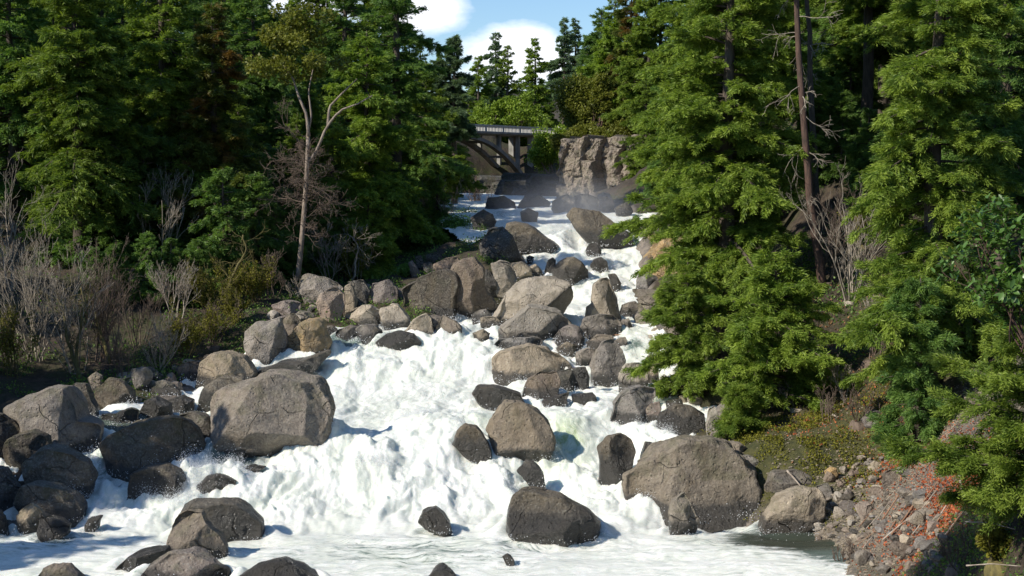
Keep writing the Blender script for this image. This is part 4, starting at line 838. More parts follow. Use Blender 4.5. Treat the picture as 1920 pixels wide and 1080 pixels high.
# ================================================================ bare and mossy shrubs
SH = [ # u, D, height, stems, spread, material, label
 (230, 49.5, 2.6, 10, .6, 'twig_brown', 'low brown bare shrub just behind the black boulder in shade'),
 (290, 51.5, 2.2, 9, .7, 'twig', 'low grey bare shrub above the squarish grey rock'),
 (345, 53, 2.4, 10, .7, 'twig_moss', 'dense mossy shrub between the squarish grey rock and the pale tan boulder'),
 (395, 54, 2.4, 10, .7, 'twig_brown', 'dense brown shrub touching the top of the pale tan boulder'),
 (430, 55.5, 2.2, 9, .8, 'twig_moss', 'yellowish mossy shrub reaching over the pale grey cracked boulder'),
 (480, 58.5, 1.8, 9, .8, 'twig_moss', 'low mossy shrub over the reddish slab'),
 (170, 51.5, 3.6, 12, .5, 'twig_brown', 'brown bare shrub behind the crooked orange mossy stem'),
 (60, 51, 5.2, 13, .35, 'twig', 'thicket of upright whitish bare stems at the left edge'),
 (135, 50.5, 4.9, 9, .45, 'twig', 'bare grey shrub beside the thicket at the left edge'),
 (10, 49, 3.2, 12, .4, 'twig_moss', 'low mossy shrub cut by the left edge above the black boulder'),
 (205, 52, 4.4, 9, .5, 'twig_brown', 'reddish brown bare shrub above the sloping brown boulder'),
 (255, 53.5, 3.0, 8, .6, 'twig_brown', 'spreading bare shrub over the cracked reddish rock'),
 (330, 56, 3.0, 8, .7, 'twig', 'spreading bare shrub in the middle of the left brush'),
 (395, 57, 2.6, 9, .7, 'twig_moss', 'mossy yellow shrub above the pale tan boulder'),
 (450, 58, 2.3, 9, .8, 'twig_moss', 'mossy yellow shrub above the pale grey cracked boulder'),
 (505, 60, 2.0, 8, .8, 'twig_brown', 'low brown bare shrub beside the shaded rock ledge'),
 (300, 62, 4.6, 6, .4, 'twig', 'tall thin bare shrub rising into the dark firs'),
 (430, 63, 4.0, 6, .5, 'twig', 'pale bare shrub against the black forest gap'),
 (505, 66, 6.2, 8, .4, 'twig_brown', 'tall brown bare shrub left of the pale bare trunk'),
 (470, 70, 6.6, 7, .4, 'twig_brown', 'tall bare bush in front of the dark fir in the black gap'),
 (615, 66, 3.2, 7, .6, 'twig', 'grey bare shrub at the foot of the short yellow green fir'),
 (670, 68, 3.0, 5, .5, 'twig', 'thin bare sapling with a white stem above the narrow split rock'),
 (560, 61, 1.5, 7, .8, 'twig', 'low twiggy shrub at the foot of the pale bare trunk'),
 (20, 58, 5.6, 7, .4, 'twig', 'tall white limbed bare shrub against the dark fir at the left edge'),
 (830, 84, 4.0, 7, .6, 'twig', 'bare shrub at the gorge edge left of the bridge'),
 (905, 103, 4.0, 9, .8, 'twig_brown', 'arching bare shrub below the bridge arch'),
 (1130, 116, 3.6, 8, .5, 'twig', 'pale bare shrub on the cliff top'),
 (1600, 47, 4.2, 9, .42, 'twig', 'large whitish bare shrub between the red trunks and the tall sunlit fir'),
 (1560, 49, 3.6, 7, .4, 'twig_brown', 'brown bare shrub touching the leaning red trunk'),
 (1650, 44, 2.4, 8, .6, 'twig', 'drooping grey bare shrub halfway up the right slope'),
 (1640, 42.5, 2.0, 9, .9, 'twig_brown', 'tangled brown bare shrub low on the right slope'),
 (1595, 41.2, 2.0, 4, .35, 'twig', 'small white stemmed sapling on the mossy bank'),
 (1560, 40.2, 1.3, 8, .9, 'twig_brown', 'low twiggy shrub on the mossy bank'),
 (1620, 39.2, 1.1, 8, .9, 'twig_brown', 'low twiggy shrub above the purplish slab'),
 (1500, 42.5, 1.0, 7, .9, 'twig', 'grey twig clump beside the low round fir bush'),
 (1898, 25.5, .9, 9, .6, 'twig_moss', 'small yellowish twiggy bush in the dark corner at lower right'),
 (1820, 27, .9, 8, .8, 'twig_brown', 'low tangled twigs at the dark edge right of the red fallen leaves'),
 (1700, 37.5, 1.3, 9, .9, 'twig_brown', 'brown tangled shrub between the purplish slab and the red leaves'),
 (1570, 52, 2.2, 9, .8, 'twig_brown', 'brown tangled shrub on the bare slope behind the leaning red trunk'),
 (1625, 50, 2.0, 9, .8, 'twig_moss', 'mossy tangled shrub on the bare slope right of the leaning red trunk'),
 (1600, 33.2, .75, 8, .5, 'twig_brown', 'thin reddish twigs standing at the water of the scree'),
]
for j, (u, D, H, n, sp, mt, lab) in enumerate(SH):
    rg2 = np.random.default_rng(300 + j); A, _ = bare_shrub(H * .8, n, sp, rg2, 4, (5, 4, 3), .013 + .003 * H, .09, .12)
    T = twigs_mesh(A, 3, .0042 + D * .00005); loc = at(u, D); rc_ = tube(np.array([[0, 0, -.45], [0, 0, -.2], [0, 0, -.04]]), np.array([.12, .13, .10]) * n ** .4 + .02, 8); o = empty('bare_shrub', loc, lab, 'shrub', 'leafless shrubs')
    th = A[4] < 1
    for nm, msk in (('stems', A[4] < 2), ('twigs', A[4] >= 2)):
        S = [a[msk] for a in A]; T = twigs_mesh(S, 4 if nm == 'stems' else 3, .0032 + D * .00005)
        if nm == 'stems': T = join([T, rc_])
        obj(nm, mesh(nm, T[0], T[1], M[mt], None, True), o)
    if 'moss' in mt or j in (3, 5, 13, 21):
        S = A[4] == 1; c = (A[0][S] + A[1][S]) / 2; lv = leafcloud(c, .10, 2600, rg2, .07, .4); obj('moss_tufts', mesh('moss_tufts', lv[0], lv[1], M['moss_tuft'], {'var': lv[2]}), o)
# mossy crooked stems of the left brush
for j, (pl, lab) in enumerate([([(158, 722, 49.5), (140, 680, 50), (125, 630, 50), (118, 575, 50.4), (105, 560, 50.6)], 'crooked orange mossy stem above the sloping brown boulder'),
        ([(150, 735, 49.6), (142, 670, 50), (150, 620, 50.3), (160, 570, 50.4), (152, 540, 50.5)], 'crooked mossy stem crossing behind the orange one'),
        ([(205, 680, 51), (190, 630, 51.3), (178, 590, 51.6), (176, 550, 51.8), (200, 530, 52)], 'mossy forked stem in the middle of the left brush'),
        ([(432, 590, 57), (425, 545, 57.2), (445, 500, 57.4), (462, 470, 57.6), (455, 440, 57.6)], 'pale mossy stem above the pale grey cracked boulder'),
        ([(662, 525, 66), (668, 490, 66.2), (672, 460, 66.4), (655, 440, 66.4)], 'thin white leaning stem above the narrow split rock'),
        ([(1262, 748, 49.6), (1290, 744, 49.2), (1330, 741, 48.8)], 'bleached pole lying above the rust red rock')]):
    rg2 = np.random.default_rng(600 + j); P = np.array([W(*p) for p in pl]); o = empty('mossy_sapling' if j < 4 else ('white_sapling' if j == 4 else 'wooden_pole'), P[0], lab, 'pole' if j == 5 else 'sapling'); q = P - P[0]
    t = np.linspace(0, 1, 14); qq = np.stack([np.interp(t, np.linspace(0, 1, len(P)), q[:, k]) for k in range(3)], 1) + rg2.normal(0, .02, (14, 3)); r = .075 if j < 4 else .05
    V = tube(qq, r * (1 - .6 * t), 7); mt = 'twig_moss' if j < 4 else 'twig'; obj('stem', mesh('stem', V[0], V[1], M[mt], None, True), o)
    if j < 5:
        n = 12; s = rg2.uniform(.3, 1, n); base = np.stack([np.interp(s, t, qq[:, k]) for k in range(3)], 1)
        A, _ = grow(base, nrm(rg2.normal(size=(n, 3)) + [0, 0, .5]), rg2.uniform(.4, 1.2, n), rg2.uniform(.010, .022, n), rg2, 3, 5, (4, 3), .25, .03)
        T = twigs_mesh(A, 3, .006); obj('twigs', mesh('twigs', T[0], T[1], M[mt], None, True), o)
# ================================================================ broad leaved shrub at the right edge
rg2 = np.random.default_rng(77); loc = W(1915, 640, 21.5); o = empty('broad_leaved_shrub', loc, 'broad leaved shrub with glossy green leaves at the right edge', 'shrub')
n = 16; a = rg2.uniform(0, 2 * pi, n)
A, tips = grow(np.zeros((n, 3)) + rg2.normal(0, .12, (n, 3)), np.stack([np.cos(a) * .5 - .22, np.sin(a) * .45, np.ones(n) * .9], 1), rg2.uniform(.9, 2.0, n), np.full(n, .014), rg2, 3, 6, (5, 4), .16, .07, (.4, .9), (.3, .5))
base_tube = tube(np.array([[.9, .3, -2.8], [.5, .15, -1.0], [0, 0, .1]]), np.array([.05, .045, .04]), 8)
T = join([twigs_mesh(A, 5, .004), base_tube]); obj('stems', mesh('stems', T[0], T[1], M['bark_red'], None, True), o)
sg = A[4] >= 1; c = A[1][sg]; dr = nrm(A[1][sg] - A[0][sg]); ci = rg2.integers(0, len(c), 3600); m = len(ci)
rv = nrm(np.cross(dr[ci], rg2.normal(size=(m, 3)))); d = nrm(dr[ci] * .5 + rv + [0, 0, -.05]); nn = nrm(UP * .9 + rg2.normal(0, .35, (m, 3))); L = rg2.uniform(.09, .16, m)
w = nrm(np.cross(d, nn)); up_ = np.cross(w, d); Pb = c[ci] + rg2.normal(0, .012, (m, 3)); Vl = []
prof = [(0, 0), (.22, .17), (.5, .24), (.8, .15), (1, 0)]
mid = [Pb + d * (L * s)[:, None] - up_ * (L * .10 * s * s)[:, None] for s, _ in prof]
vl = [mid[0]] + [mid[k] + w * (L * prof[k][1])[:, None] + up_ * (L * .05)[:, None] for k in (1, 2, 3)] + [mid[4]] + [mid[k] - w * (L * prof[k][1])[:, None] + up_ * (L * .05)[:, None] for k in (3, 2, 1)] + [mid[2]]
V = np.stack(vl, 1).reshape(-1, 3); b = np.arange(m)[:, None] * 9
Q = np.concatenate([b + [0, 1, 2, 8], b + [8, 2, 3, 4], b + [0, 8, 6, 7], b + [8, 4, 5, 6]])
obj('leaves', mesh('leaves', V, Q, M['leaf'], {'var': np.repeat(np.clip(rg2.normal(.5, .25, m), 0, 1), 9)}, True), o)
# ================================================================ ground cover
def scatter(n, fn, rg): x, y, keepf = fn(rg, n); return x, y
def cover(name, label, x, y, rg, mt, leaf, wid=.35, hgt=.25, up=.4, kind='stuff'):
    z = gz(x, y); P = np.stack([x, y, z + rg.exponential(hgt, len(x))], 1); d = nrm(rg.normal(size=(len(x), 3)) + [0, 0, .3]); nn = nrm(UP * up + rg.normal(0, .6, (len(x), 3))); l = leaf * rg.uniform(.6, 1.4, len(x))
    V, Q = quads(P, d, nn, l, l * wid); obj(name, mesh(name, V, Q, M[mt], {'var': np.repeat(rg.uniform(0, 1, len(x)), 4)}), label=label, cat='ground cover', kind=kind)
def near(u, v, D, sx, sy, n): c = W(u, v, D); return rg.normal(c[0], sx, n), rg.normal(c[1], sy, n)
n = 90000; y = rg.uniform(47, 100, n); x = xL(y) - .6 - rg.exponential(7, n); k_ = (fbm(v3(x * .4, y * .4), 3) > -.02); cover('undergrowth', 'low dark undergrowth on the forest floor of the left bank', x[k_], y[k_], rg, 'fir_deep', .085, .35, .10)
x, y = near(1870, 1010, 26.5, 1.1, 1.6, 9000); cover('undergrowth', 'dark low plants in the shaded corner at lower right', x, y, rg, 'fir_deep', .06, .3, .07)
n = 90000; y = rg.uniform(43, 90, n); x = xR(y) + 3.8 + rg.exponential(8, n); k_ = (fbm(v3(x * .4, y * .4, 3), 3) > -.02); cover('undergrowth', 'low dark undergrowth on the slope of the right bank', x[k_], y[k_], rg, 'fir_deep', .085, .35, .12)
x, y = near(1520, 830, 39.5, 1.5, 1.8, 26000); k_ = fbm(v3(x * 1.1, y * 1.1, 9), 4) > .0; x, y = x[k_], y[k_]; cover('moss_carpet', 'yellow green moss and small plants on the bank above the scree', x, y, rg, 'moss_tuft', .05, .4, .05)
xs, ys = zip(near(1770, 900, 31.2, .55, 1.1, 7000), near(1700, 760, 36.5, .35, 1.5, 3600), near(1530, 790, 40, .7, .8, 260), near(1640, 900, 36, .4, .9, 300), near(1680, 980, 33, .7, .5, 350)); cover('fallen_leaves', 'fallen orange red leaves on the bank beside the scree', np.concatenate(xs), np.concatenate(ys), rg, 'leaf_red', .055, .4, .02, .8)
xs, ys = zip(near(1660, 560, 45, 1.4, 3.0, 1600), near(1560, 640, 45, 1.2, 2.5, 900), near(1600, 780, 40, 1.0, 1.2, 500), near(1850, 980, 28, 1.2, 1.5, 900)); cover('dead_leaves', 'brown dead leaves lying on the right slope', np.concatenate(xs), np.concatenate(ys), rg, 'leaf_brown', .065, .4, .03, .8)
# ================================================================ scree: single stones
rg = np.random.default_rng(90)
protos = []
def stone_mesh(seed, asp=(1, .8, .6)):
    r2 = np.random.default_rng(seed); V, T = ico(3); X = V * np.array(asp)
    for _ in range(9):
        nn = nrm(r2.normal(size=3)); pr = X @ nn; h = pr.max() * r2.uniform(.62, .86); X = X - nn * np.maximum(pr - h, 0)[:, None]
    X = X * (1 + .05 * fbm(X * 2.5 + seed, 3))[:, None]; return X, T
for i, (asp, mt) in enumerate([((1, .8, .6), 'grey'), ((1, .7, .5), 'tan'), ((1, .85, .75), 'brown'), ((1, .6, .45), 'grey'), ((1, .9, .6), 'pink'), ((.9, .9, .7), 'dark'), ((1, .7, .7), 'tan'), ((1, .8, .4), 'grey')]):
    X, T = stone_mesh(40 + i, asp); protos.append(mesh('stone', X, T, M[mt], {'wet': np.zeros(len(X)), 'moss': np.zeros(len(X))}, False))
cnt = 0
poly = np.array([(1500, 1010), (1560, 950), (1560, 905), (1600, 870), (1660, 860), (1720, 900), (1760, 960), (1800, 1010), (1780, 1075), (1660, 1080), (1590, 1030)], float)
def inpoly(u, v, P):
    a = P; b = np.roll(P, -1, 0); c = ((a[:, 1] > v) != (b[:, 1] > v)) & (u < (b[:, 0] - a[:, 0]) * (v - a[:, 1]) / (b[:, 1] - a[:, 1] + 1e-9) + a[:, 0]); return c.sum() % 2 == 1
def hitground(u, v):
    dd = np.arange(20, 60, .12); zz = -tanv(v) * dd; h = np.nonzero(zz <= gz((u - 960) / F * dd, dd))[0]; return dd[h[0]] if len(h) else None
while cnt < 230:
    u, v = rg.uniform(1490, 1810), rg.uniform(855, 1080)
    if not inpoly(u, v, poly): continue
    D = hitground(u, v)
    if D is None or D > 44: continue
    s = float(np.clip(rg.lognormal(-2.05, .5), .06, .34)); x = (u - 960) / F * D
    o = bpy.data.objects.new('stone', protos[rg.integers(0, 8)]); COL.objects.link(o); o.location = (x, D, g1(x, D) + s * .28); o.scale = (s, s * rg.uniform(.8, 1.1), s * rg.uniform(.7, 1.1)); o.rotation_euler = tuple(rg.uniform(-.5, .5, 2)) + (rg.uniform(0, 6),)
    o['label'] = 'small loose angular stone in the scree below the mossy bank'; o['category'] = 'stone'; o['group'] = 'loose stones of the scree'; cnt += 1
# filler stones on the banks between the boulders
BL = [('small stone lying among the boulders of the left bank', 'small stones between the left boulders', [(u, v) for u, v in zip(rg.uniform(180, 760, 70), rg.uniform(0, 1, 70))], 0),
      ('small stone lying at the foot of the right bank firs', 'small stones under the right bank firs', [(u, v) for u, v in zip(rg.uniform(1215, 1420, 50), rg.uniform(0, 1, 50))], 1)]
for lab, grp, pts, side in BL:
    for u, f in pts:
        if side == 0: v = np.interp(u, [180, 330, 460, 560, 640, 760], [735, 705, 655, 590, 560, 545]) + f * np.interp(u, [180, 460, 640, 760], [45, 45, 70, 60])
        else: v = np.interp(u, [1215, 1300, 1420], [600, 690, 790]) + f * 110
        D = Dv(v) + rg.uniform(.3, 1.2); x = (u - 960) / F * D; s = float(np.clip(rg.lognormal(-1.25, .4), .15, .6)); z = max(g1(x, D), float(zw(D)) - .2)
        o = bpy.data.objects.new('stone', protos[rg.integers(0, 7)]); COL.objects.link(o); o.location = (x, D, z + s * .2); o.scale = (s, s, s * rg.uniform(.7, 1)); o.rotation_euler = tuple(rg.uniform(-.5, .5, 2)) + (rg.uniform(0, 6),)
        o['label'] = lab; o['category'] = 'stone'; o['group'] = grp
# gravel between them
n = 9000; c = W(1660, 960, 34.3); x = rg.normal(c[0], 1.7, n); y = rg.normal(c[1], 2.2, n); k_ = x > xR(y) - .3; x, y = x[k_], y[k_]; z = gz(x, y); s = rg.uniform(.015, .05, len(x))
V0, T0 = ico(0); R_ = rg.uniform(.6, 1.2, (len(x), 12, 1)); V = (V0[None] * R_ * np.array([1, .8, .6]) * s[:, None, None] + np.stack([x, y, z + .01], 1)[:, None]).reshape(-1, 3); Tt = (np.arange(len(x))[:, None, None] * 12 + T0[None]).reshape(-1, 3)
obj('gravel', mesh('gravel', V, Tt, M['tan'], {'wet': np.zeros(len(V)), 'moss': np.zeros(len(V))}), label='fine gravel between the stones of the scree', cat='gravel', kind='stuff')
# ================================================================ driftwood
def stick(name, pl, r, mt, lab, grp=None, seed=0, bend=.03):
    r2 = np.random.default_rng(seed); P = np.array(pl, float); t = np.linspace(0, 1, 12); q = np.stack([np.interp(t, np.linspace(0, 1, len(P)), P[:, k]) for k in range(3)], 1) - P[0]
    L = np.linalg.norm(P[-1] - P[0]); q += np.cumsum(r2.normal(0, bend * L / 12, q.shape), 0); V = tube(q, r * (1 - .55 * t) * (1 + .12 * r2.normal(size=12)), 7)
    return obj(name, mesh(name, V[0], V[1], M[mt], None, True), None, P[0], lab, 'driftwood', grp)
stick('log', [W(1105, 622, 55.2), W(1150, 626, 55.0), W(1205, 630, 54.9)], .10, 'wood', 'silvery log lying across the rocks below the spire', None, 1)
stick('log', [W(1128, 627, 54.6), W(1168, 629, 54.6)], .06, 'wood_red', 'short orange brown stick lying beside the silvery log', None, 2)
stick('branch', [W(1475, 882, 37.4), W(1490, 898, 37.2), W(1504, 916, 36.9)], .035, 'wood', 'single pale stick leaning between the bedrock slab and the pale cracked boulder', None, 3)
stick('branch', [W(1797, 882, 29.8), W(1806, 930, 29.5), W(1812, 970, 29.2)], .035, 'wood', 'thin upright pale stem beside the red fallen leaves', None, 4)
stick('branch', [W(1560, 777, 40.2), W(1590, 792, 40), W(1640, 785, 39.6), W(1680, 800, 39.4)], .04, 'wood', 'fallen grey branch across the purplish slab', None, 5)
stick('root', [W(880, 470, 90), W(918, 440, 90), W(933, 415, 90), W(935, 396, 90)], .10, 'bark', 'black bent limb hanging over the left side of the topmost fall', None, 6)
stick('branch', [W(1810, 978, 26), W(1860, 980, 25.6), W(1905, 990, 25)], .015, 'wood', 'thin pale twig lying in the dark corner at lower right, upper one', None, 7)
stick('branch', [W(1812, 1060, 24), W(1860, 1057, 23.8), W(1915, 1062, 23.5)], .015, 'wood', 'thin pale twig lying in the dark corner at lower right, lower one', None, 8)
for j in range(26):
    u, v = rg.uniform(1620, 1790), rg.uniform(955, 1045); D = hitground(u, v)
    if D is None: continue
    x = (u - 960) / F * D; a = rg.uniform(-.9, 1.6); l = rg.uniform(.2, .7); x2, y2 = x + math.cos(a) * l, D + math.sin(a) * l * .7
    stick('branch', [(x, D, g1(x, D) + .10), (x2, y2, g1(x2, y2) + rg.uniform(.06, .16))], rg.uniform(.01, .024), ['wood_red', 'wood', 'wood_red'][j % 3], 'thin driftwood stick strewn over the lower scree', 'driftwood sticks on the scree', 20 + j)
# ================================================================ cliffs
def cliff(name, A, B, z0, z1, thick, mt, lab, seed, colw=1.1, rough=1., nx=150, nz=90, top=.5, lean=.25):
    """a block of jointed rock between plan points A and B, face toward the camera, with real depth"""
    r2 = np.random.default_rng(seed); A = np.array(A, float); B = np.array(B, float); Lx = np.linalg.norm(B - A); d = (B - A) / Lx; nrm_ = np.array([d[1], -d[0]])
    s = np.linspace(0, 1, nx); q = np.linspace(0, 1, nz); S, Qz = np.meshgrid(s, q); S = S.ravel(); Qz = Qz.ravel(); xs = S * Lx
    warp = fbm(v3(xs * .5, Qz * (z1 - z0) * .22, seed), 3) * .9; ce = (xs + warp + .35 * np.sin(Qz * 5 + seed)) / colw; ci = np.floor(ce).astype(int); fr = ce - ci
    off = r2.uniform(-.5, .6, 400)[ci + 100]; hb = r2.uniform(.35, .75, 400)[ci + 100]; zc = np.floor(Qz * 2.1 + hb * 2).astype(int); off2 = r2.uniform(-.35, .35, (400, 12))[ci + 100, zc % 12]
    e = np.minimum(fr, 1 - fr); crack = np.exp(-(e / .022) ** 2) * .5; fz = (Qz * 2.1 + hb * 2) % 1; crack += np.exp(-(np.minimum(fz, 1 - fz) / .02) ** 2) * .3
    bulge = ridge(v3(xs * .9, Qz * (z1 - z0) * .7, seed + 20), 4) * .45 - .9 * np.clip((.42 - Qz) / .2, 0, 1) * np.clip((S - .35) / .15, 0, 1)
    depth = (off * 1.1 + off2 * 1.1) * rough - crack * rough + fbm(v3(xs * 1.3, Qz * (z1 - z0) * 1.3, seed + 3), 4) * .3 + fbm(v3(xs * 3.2, Qz * (z1 - z0) * .7, seed + 9), 3) * .22 + bulge - lean * Qz * (z1 - z0) * .6
    zt = z1 + r2.uniform(-top, top, 400)[ci + 100] * .6 + fbm(v3(xs * .8, xs * 0, seed), 3) * top
    Z = z0 + (zt - z0) * Qz
    ends = np.clip(np.minimum(S, 1 - S) / .06, 0, 1) ** .5; depth = depth - (1 - ends) * thick * .7
    F_ = A[None] + d[None] * xs[:, None] + nrm_[None] * (depth + thick * .5)[:, None]; V1 = np.stack([F_[:, 0], F_[:, 1], Z], 1)
    # top and back
    iT = (nz - 1) * nx + np.arange(nx); iB = np.arange(nx); back = V1[iT] - np.stack([nrm_[0] * thick + 0 * iT, nrm_[1] * thick + 0 * iT, 0 * iT + .1], 1); bot = back.copy(); bot[:, 2] = z0
    n = len(V1); V = np.vstack([V1, back, bot]); i = np.arange(nz - 1)[:, None] * nx + np.arange(nx - 1)[None]
    Fq = [np.stack([i, i + 1, i + nx + 1, i + nx], 2).reshape(-1, 4)]; j = np.arange(nx - 1)
    Fq.append(np.stack([iT[j], iT[j + 1], n + j + 1, n + j], 1)); Fq.append(np.stack([n + j, n + j + 1, n + nx + j + 1, n + nx + j], 1)); Fq.append(np.stack([n + nx + j, n + nx + j + 1, iB[j + 1], iB[j]], 1))
    c = V.mean(0); V = V - c
    hw = V[:, 2] + c[2]; return obj(name, mesh(name, V, np.vstack(Fq), M[mt], {'wet': np.clip(1 - (hw - z0) / (z1 - z0) * 1.6, 0, .8), 'moss': np.full(len(V), .35)}, False), None, c, lab, 'cliff')  # 'wet' here darkens the lower face to paint in its shade
P1, P2 = W(1050, 330, 113), W(1275, 330, 106)
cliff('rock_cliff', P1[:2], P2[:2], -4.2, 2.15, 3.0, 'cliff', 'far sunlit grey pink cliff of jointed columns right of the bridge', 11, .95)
P1, P2 = W(880, 330, 136), W(1045, 330, 118)
cliff('rock_cliff', P1[:2], P2[:2], -4.5, -1.5, 3.0, 'dark', 'dark cliff below the bridge at the head of the fall', 12, 1.3, top=.9)
P1, P2 = W(1258, 500, 71), W(1345, 500, 62)
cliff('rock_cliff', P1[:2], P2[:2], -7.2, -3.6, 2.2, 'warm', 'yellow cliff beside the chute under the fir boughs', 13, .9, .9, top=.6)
P1, P2 = W(1262, 350, 72), W(1450, 350, 60)
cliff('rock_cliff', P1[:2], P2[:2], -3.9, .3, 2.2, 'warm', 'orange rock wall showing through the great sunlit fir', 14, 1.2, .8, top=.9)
P1, P2 = W(1235, 640, 58.5), W(1360, 700, 50.5)
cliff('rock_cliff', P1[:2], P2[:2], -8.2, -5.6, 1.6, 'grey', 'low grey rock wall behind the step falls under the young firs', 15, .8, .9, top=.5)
P1, P2 = W(-30, 160, 76), W(45, 160, 76)
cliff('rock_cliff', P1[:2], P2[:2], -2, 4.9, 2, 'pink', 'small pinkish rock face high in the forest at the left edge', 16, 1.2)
# ================================================================ bridge
A0 = np.array([-6.4, 140.]); ax = np.array([9.5, 18.]); LB = np.linalg.norm(ax); ax /= LB; pr = np.array([-ax[1], ax[0]]); WB = 3.0
o = empty('arch_bridge', (A0[0], A0[1], 3.4), 'old concrete arch bridge with a pale rail crossing the gorge', 'bridge')
def boxes(L):   # (t0, t1, s0, s1, z0, z1) along / across / height, in metres from the bridge's foot
    Vs = []; Qs = []; n = 0
    for t0, t1, s0, s1, z0, z1 in L:
        c = [(t, s, z) for z in (z0, z1) for t, s in ((t0, s0), (t1, s0), (t1, s1), (t0, s1))]
        Vs += [(ax[0] * t + pr[0] * s, ax[1] * t + pr[1] * s, z) for t, s, z in c]; Qs += [[n + k for k in f] for f in ((0, 3, 2, 1), (4, 5, 6, 7), (0, 1, 5, 4), (1, 2, 6, 5), (2, 3, 7, 6), (3, 0, 4, 7))]; n += 8
    return np.array(Vs), np.array(Qs)
def part(name, L, mt='concrete', par=None):
    V, Q = boxes(L); return obj(name, mesh(name, V, Q, M[mt]), par or o)
part('deck', [(-24, 26, -.15, WB + .15, -.24, 0), (-24, 26, -.28, -.152, -.14, .05), (-24, 26, WB + .152, WB + .28, -.14, .05)])
for s in (-.12, WB - .08):
    L = [(-24, 25.2, s, s + .2, .62, .78), (-24, 25.2, s + .01, s + .19, .002, .10)]
    t = -23.8
    while t < 25: L.append((t, t + (.16 if int(round(t / .32)) % 12 else .34), s + .04, s + .16, .102, .618)); t += .32
    part('railing', L, 'rail')
part('end_post', [(25.3, 25.9, -.25, .25, .002, 1.0)], 'rail')
part('end_post', [(25.3, 25.9, WB - .25, WB + .25, .002, 1.0)], 'rail')
tc_, half, risez = 4.1, 13.2, 4.4
for s in (.05, WB - .65):
    t = np.linspace(-1, 1, 41); T_ = tc_ + t * half; zc = -.36 - risez * t ** 2; th = .34 + .22 * t ** 2; V = []; 
    for a, z, h in zip(T_, zc, th):
        for ss, zz in ((s, z), (s + .6, z), (s + .6, z - h), (s, z - h)): V.append((ax[0] * a + pr[0] * ss, ax[1] * a + pr[1] * ss, zz))
    i = np.arange(40)[:, None] * 4; Q = np.concatenate([np.concatenate([i + k, i + (k + 1) % 4, i + 4 + (k + 1) % 4, i + 4 + k], 1) for k in range(4)] + [[[0, 1, 2, 3]], [[163, 162, 161, 160]]])
    obj('arch_rib', mesh('arch_rib', np.array(V), Q, M['concrete']), o)
    for tt in (-.88, -.55, .55, .88):
        a = tc_ + tt * half; part('column', [(a - .18, a + .18, s + .1, s + .5, -.36 - risez * tt ** 2 - .02, -.242)])
for a in (tc_ + half + 1.6, tc_ - half - 1.6):
    for s in (.05, WB - .6): part('pier', [(a - .32, a + .32, s, s + .6, -7.2, -.242)])
for tt in (.66, .3): a = tc_ + tt * half; part('cross_beam', [(a - .15, a + .15, .66, WB - .66, -.36 - risez * tt ** 2 - .4, -.36 - risez * tt ** 2 - .12)])
# ================================================================ mist over the upper falls
V, T = ico(3); c = W(1060, 405, 82); V = V * np.array([6., 18, 3.]); k = N('falls_mist')
tcn = k.n('TexCoord').outputs['Object']; g = k.n('NewGeometry').outputs['Position']; ln = k.n('VectorMath', operation='LENGTH'); k.set(ln.inputs[0], k.n('Mapping', {'Vector': tcn, 'Scale': (1 / 6., 1 / 18, 1 / 3.)}).outputs[0])
dn = k.math('MULTIPLY', k.math('POWER', k.ramp(ln.outputs['Value'], (.0, 1.), (1., 0.)), 1.6), k.ramp(k.noise(g, .35, 3, .6), (.35, .25), (.7, 1.)))
pv = k.n('VolumePrincipled', {'Color': (.92, .95, 1.), 'Density': k.math('MULTIPLY', dn, .10)}); k.t.links.new(pv.outputs[0], k.out.inputs['Volume'])
obj('mist', mesh('mist', V, T, k.m, None, True), None, c, 'thin white mist drifting over the upper falls below the bridge', 'mist', None, 'stuff')
# ================================================================ light, sky, air
SUN = nrm(np.array([-.70, -.40, .60]))
w = bpy.data.worlds.new('World'); SC.world = w; w.use_nodes = True; nt = w.node_tree; nt.nodes.clear()
def wn(t, **k):
    n = nt.nodes.new('ShaderNode' + t)
    for a, b in k.items(): setattr(n, a, b)
    return n
sky = wn('TexSky', sky_type='NISHITA', sun_disc=False); sky.sun_elevation = math.asin(SUN[2]); sky.sun_rotation = math.atan2(SUN[0], SUN[1]); sky.air_density = 1.0; sky.dust_density = .1; sky.ozone_density = 6.
tc = wn('TexCoord'); mp_ = wn('Mapping'); mp_.inputs['Scale'].default_value = (1, 1, 2.0); mp_.inputs['Location'].default_value = (.62, 0, .31)
nz = wn('TexNoise'); nz.inputs['Scale'].default_value = 16.; nz.inputs['Detail'].default_value = 7; nz.inputs['Roughness'].default_value = .55
cr = wn('ValToRGB'); cr.color_ramp.elements[0].position = .42; cr.color_ramp.elements[1].position = .62
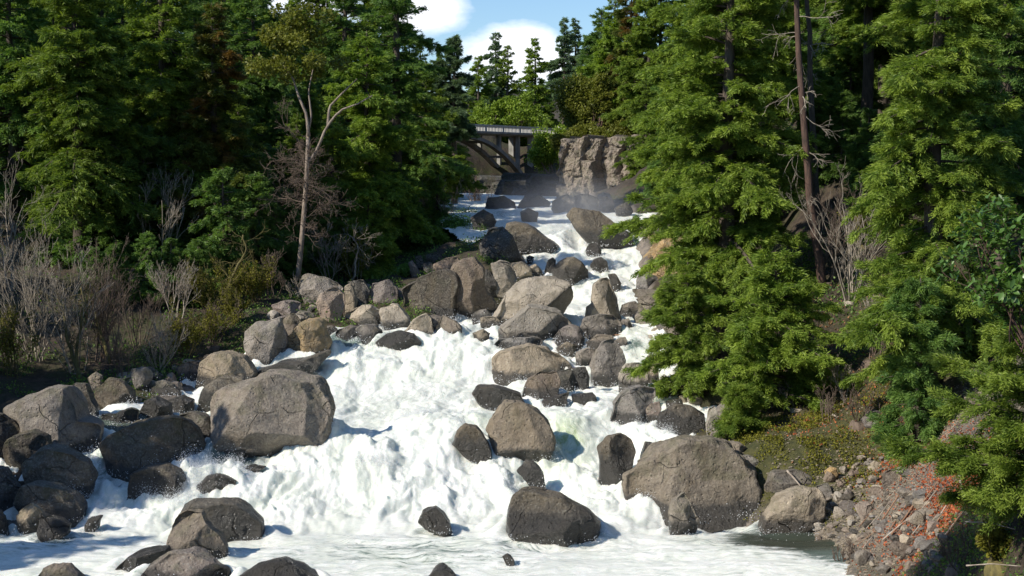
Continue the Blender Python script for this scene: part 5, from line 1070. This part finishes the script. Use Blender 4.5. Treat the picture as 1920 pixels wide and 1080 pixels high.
def mth(op, a, b=None):
    n = wn('Math', operation=op)
    for i_, q_ in enumerate((a, b)):
        if q_ is None: continue
        if isinstance(q_, (int, float)): n.inputs[i_].default_value = q_
        else: nt.links.new(q_, n.inputs[i_])
    return n.outputs[0]
def bank(cd, wx_, wz_):      # a cloud bank round a compass direction
    sp = wn('SeparateXYZ'); nt.links.new(tc.outputs['Generated'], sp.inputs[0])
    dx = mth('DIVIDE', mth('SUBTRACT', sp.outputs[0], cd[0]), wx_); dz = mth('DIVIDE', mth('SUBTRACT', sp.outputs[2], cd[1]), wz_)
    return mth('SUBTRACT', 1., mth('SQRT', mth('ADD', mth('MULTIPLY', dx, dx), mth('MULTIPLY', dz, dz))))
bk = mth('MAXIMUM', bank((0., .075), .062, .034), bank((-.065, .105), .055, .022)); bk = mth('MAXIMUM', bk, bank((-.15, .13), .07, .05))
mx = wn('Mix', data_type='RGBA'); mx.inputs[7].default_value = (9.2, 9.4, 10., 1)
bg = wn('Background'); bg.inputs['Strength'].default_value = .108; ow = wn('OutputWorld'); L = nt.links.new
L(tc.outputs['Generated'], mp_.inputs[0]); L(mp_.outputs[0], nz.inputs['Vector']); L(mth('ADD', mth('MULTIPLY', bk, .55), mth('MULTIPLY', nz.outputs['Fac'], .62)), cr.inputs[0]); L(cr.outputs[0], mx.inputs[0]); L(sky.outputs[0], mx.inputs[6]); L(mx.outputs[2], bg.inputs[0]); L(bg.outputs[0], ow.inputs[0])
ld = bpy.data.lights.new('sun', 'SUN'); ld.energy = 4.4; ld.angle = rad(.53); ld.color = (1, .93, .82)
lo = bpy.data.objects.new('sun', ld); COL.objects.link(lo)
from mathutils import Vector
lo.rotation_euler = Vector((-SUN[0], -SUN[1], -SUN[2])).to_track_quat('-Z', 'Y').to_euler()
SC.view_settings.view_transform = 'Standard'; SC.view_settings.look = 'None'; SC.view_settings.exposure = .42; SC.view_settings.gamma = 1
SC.cycles.max_bounces = 5; SC.cycles.diffuse_bounces = 3; SC.cycles.transmission_bounces = 3; SC.cycles.use_denoising = True
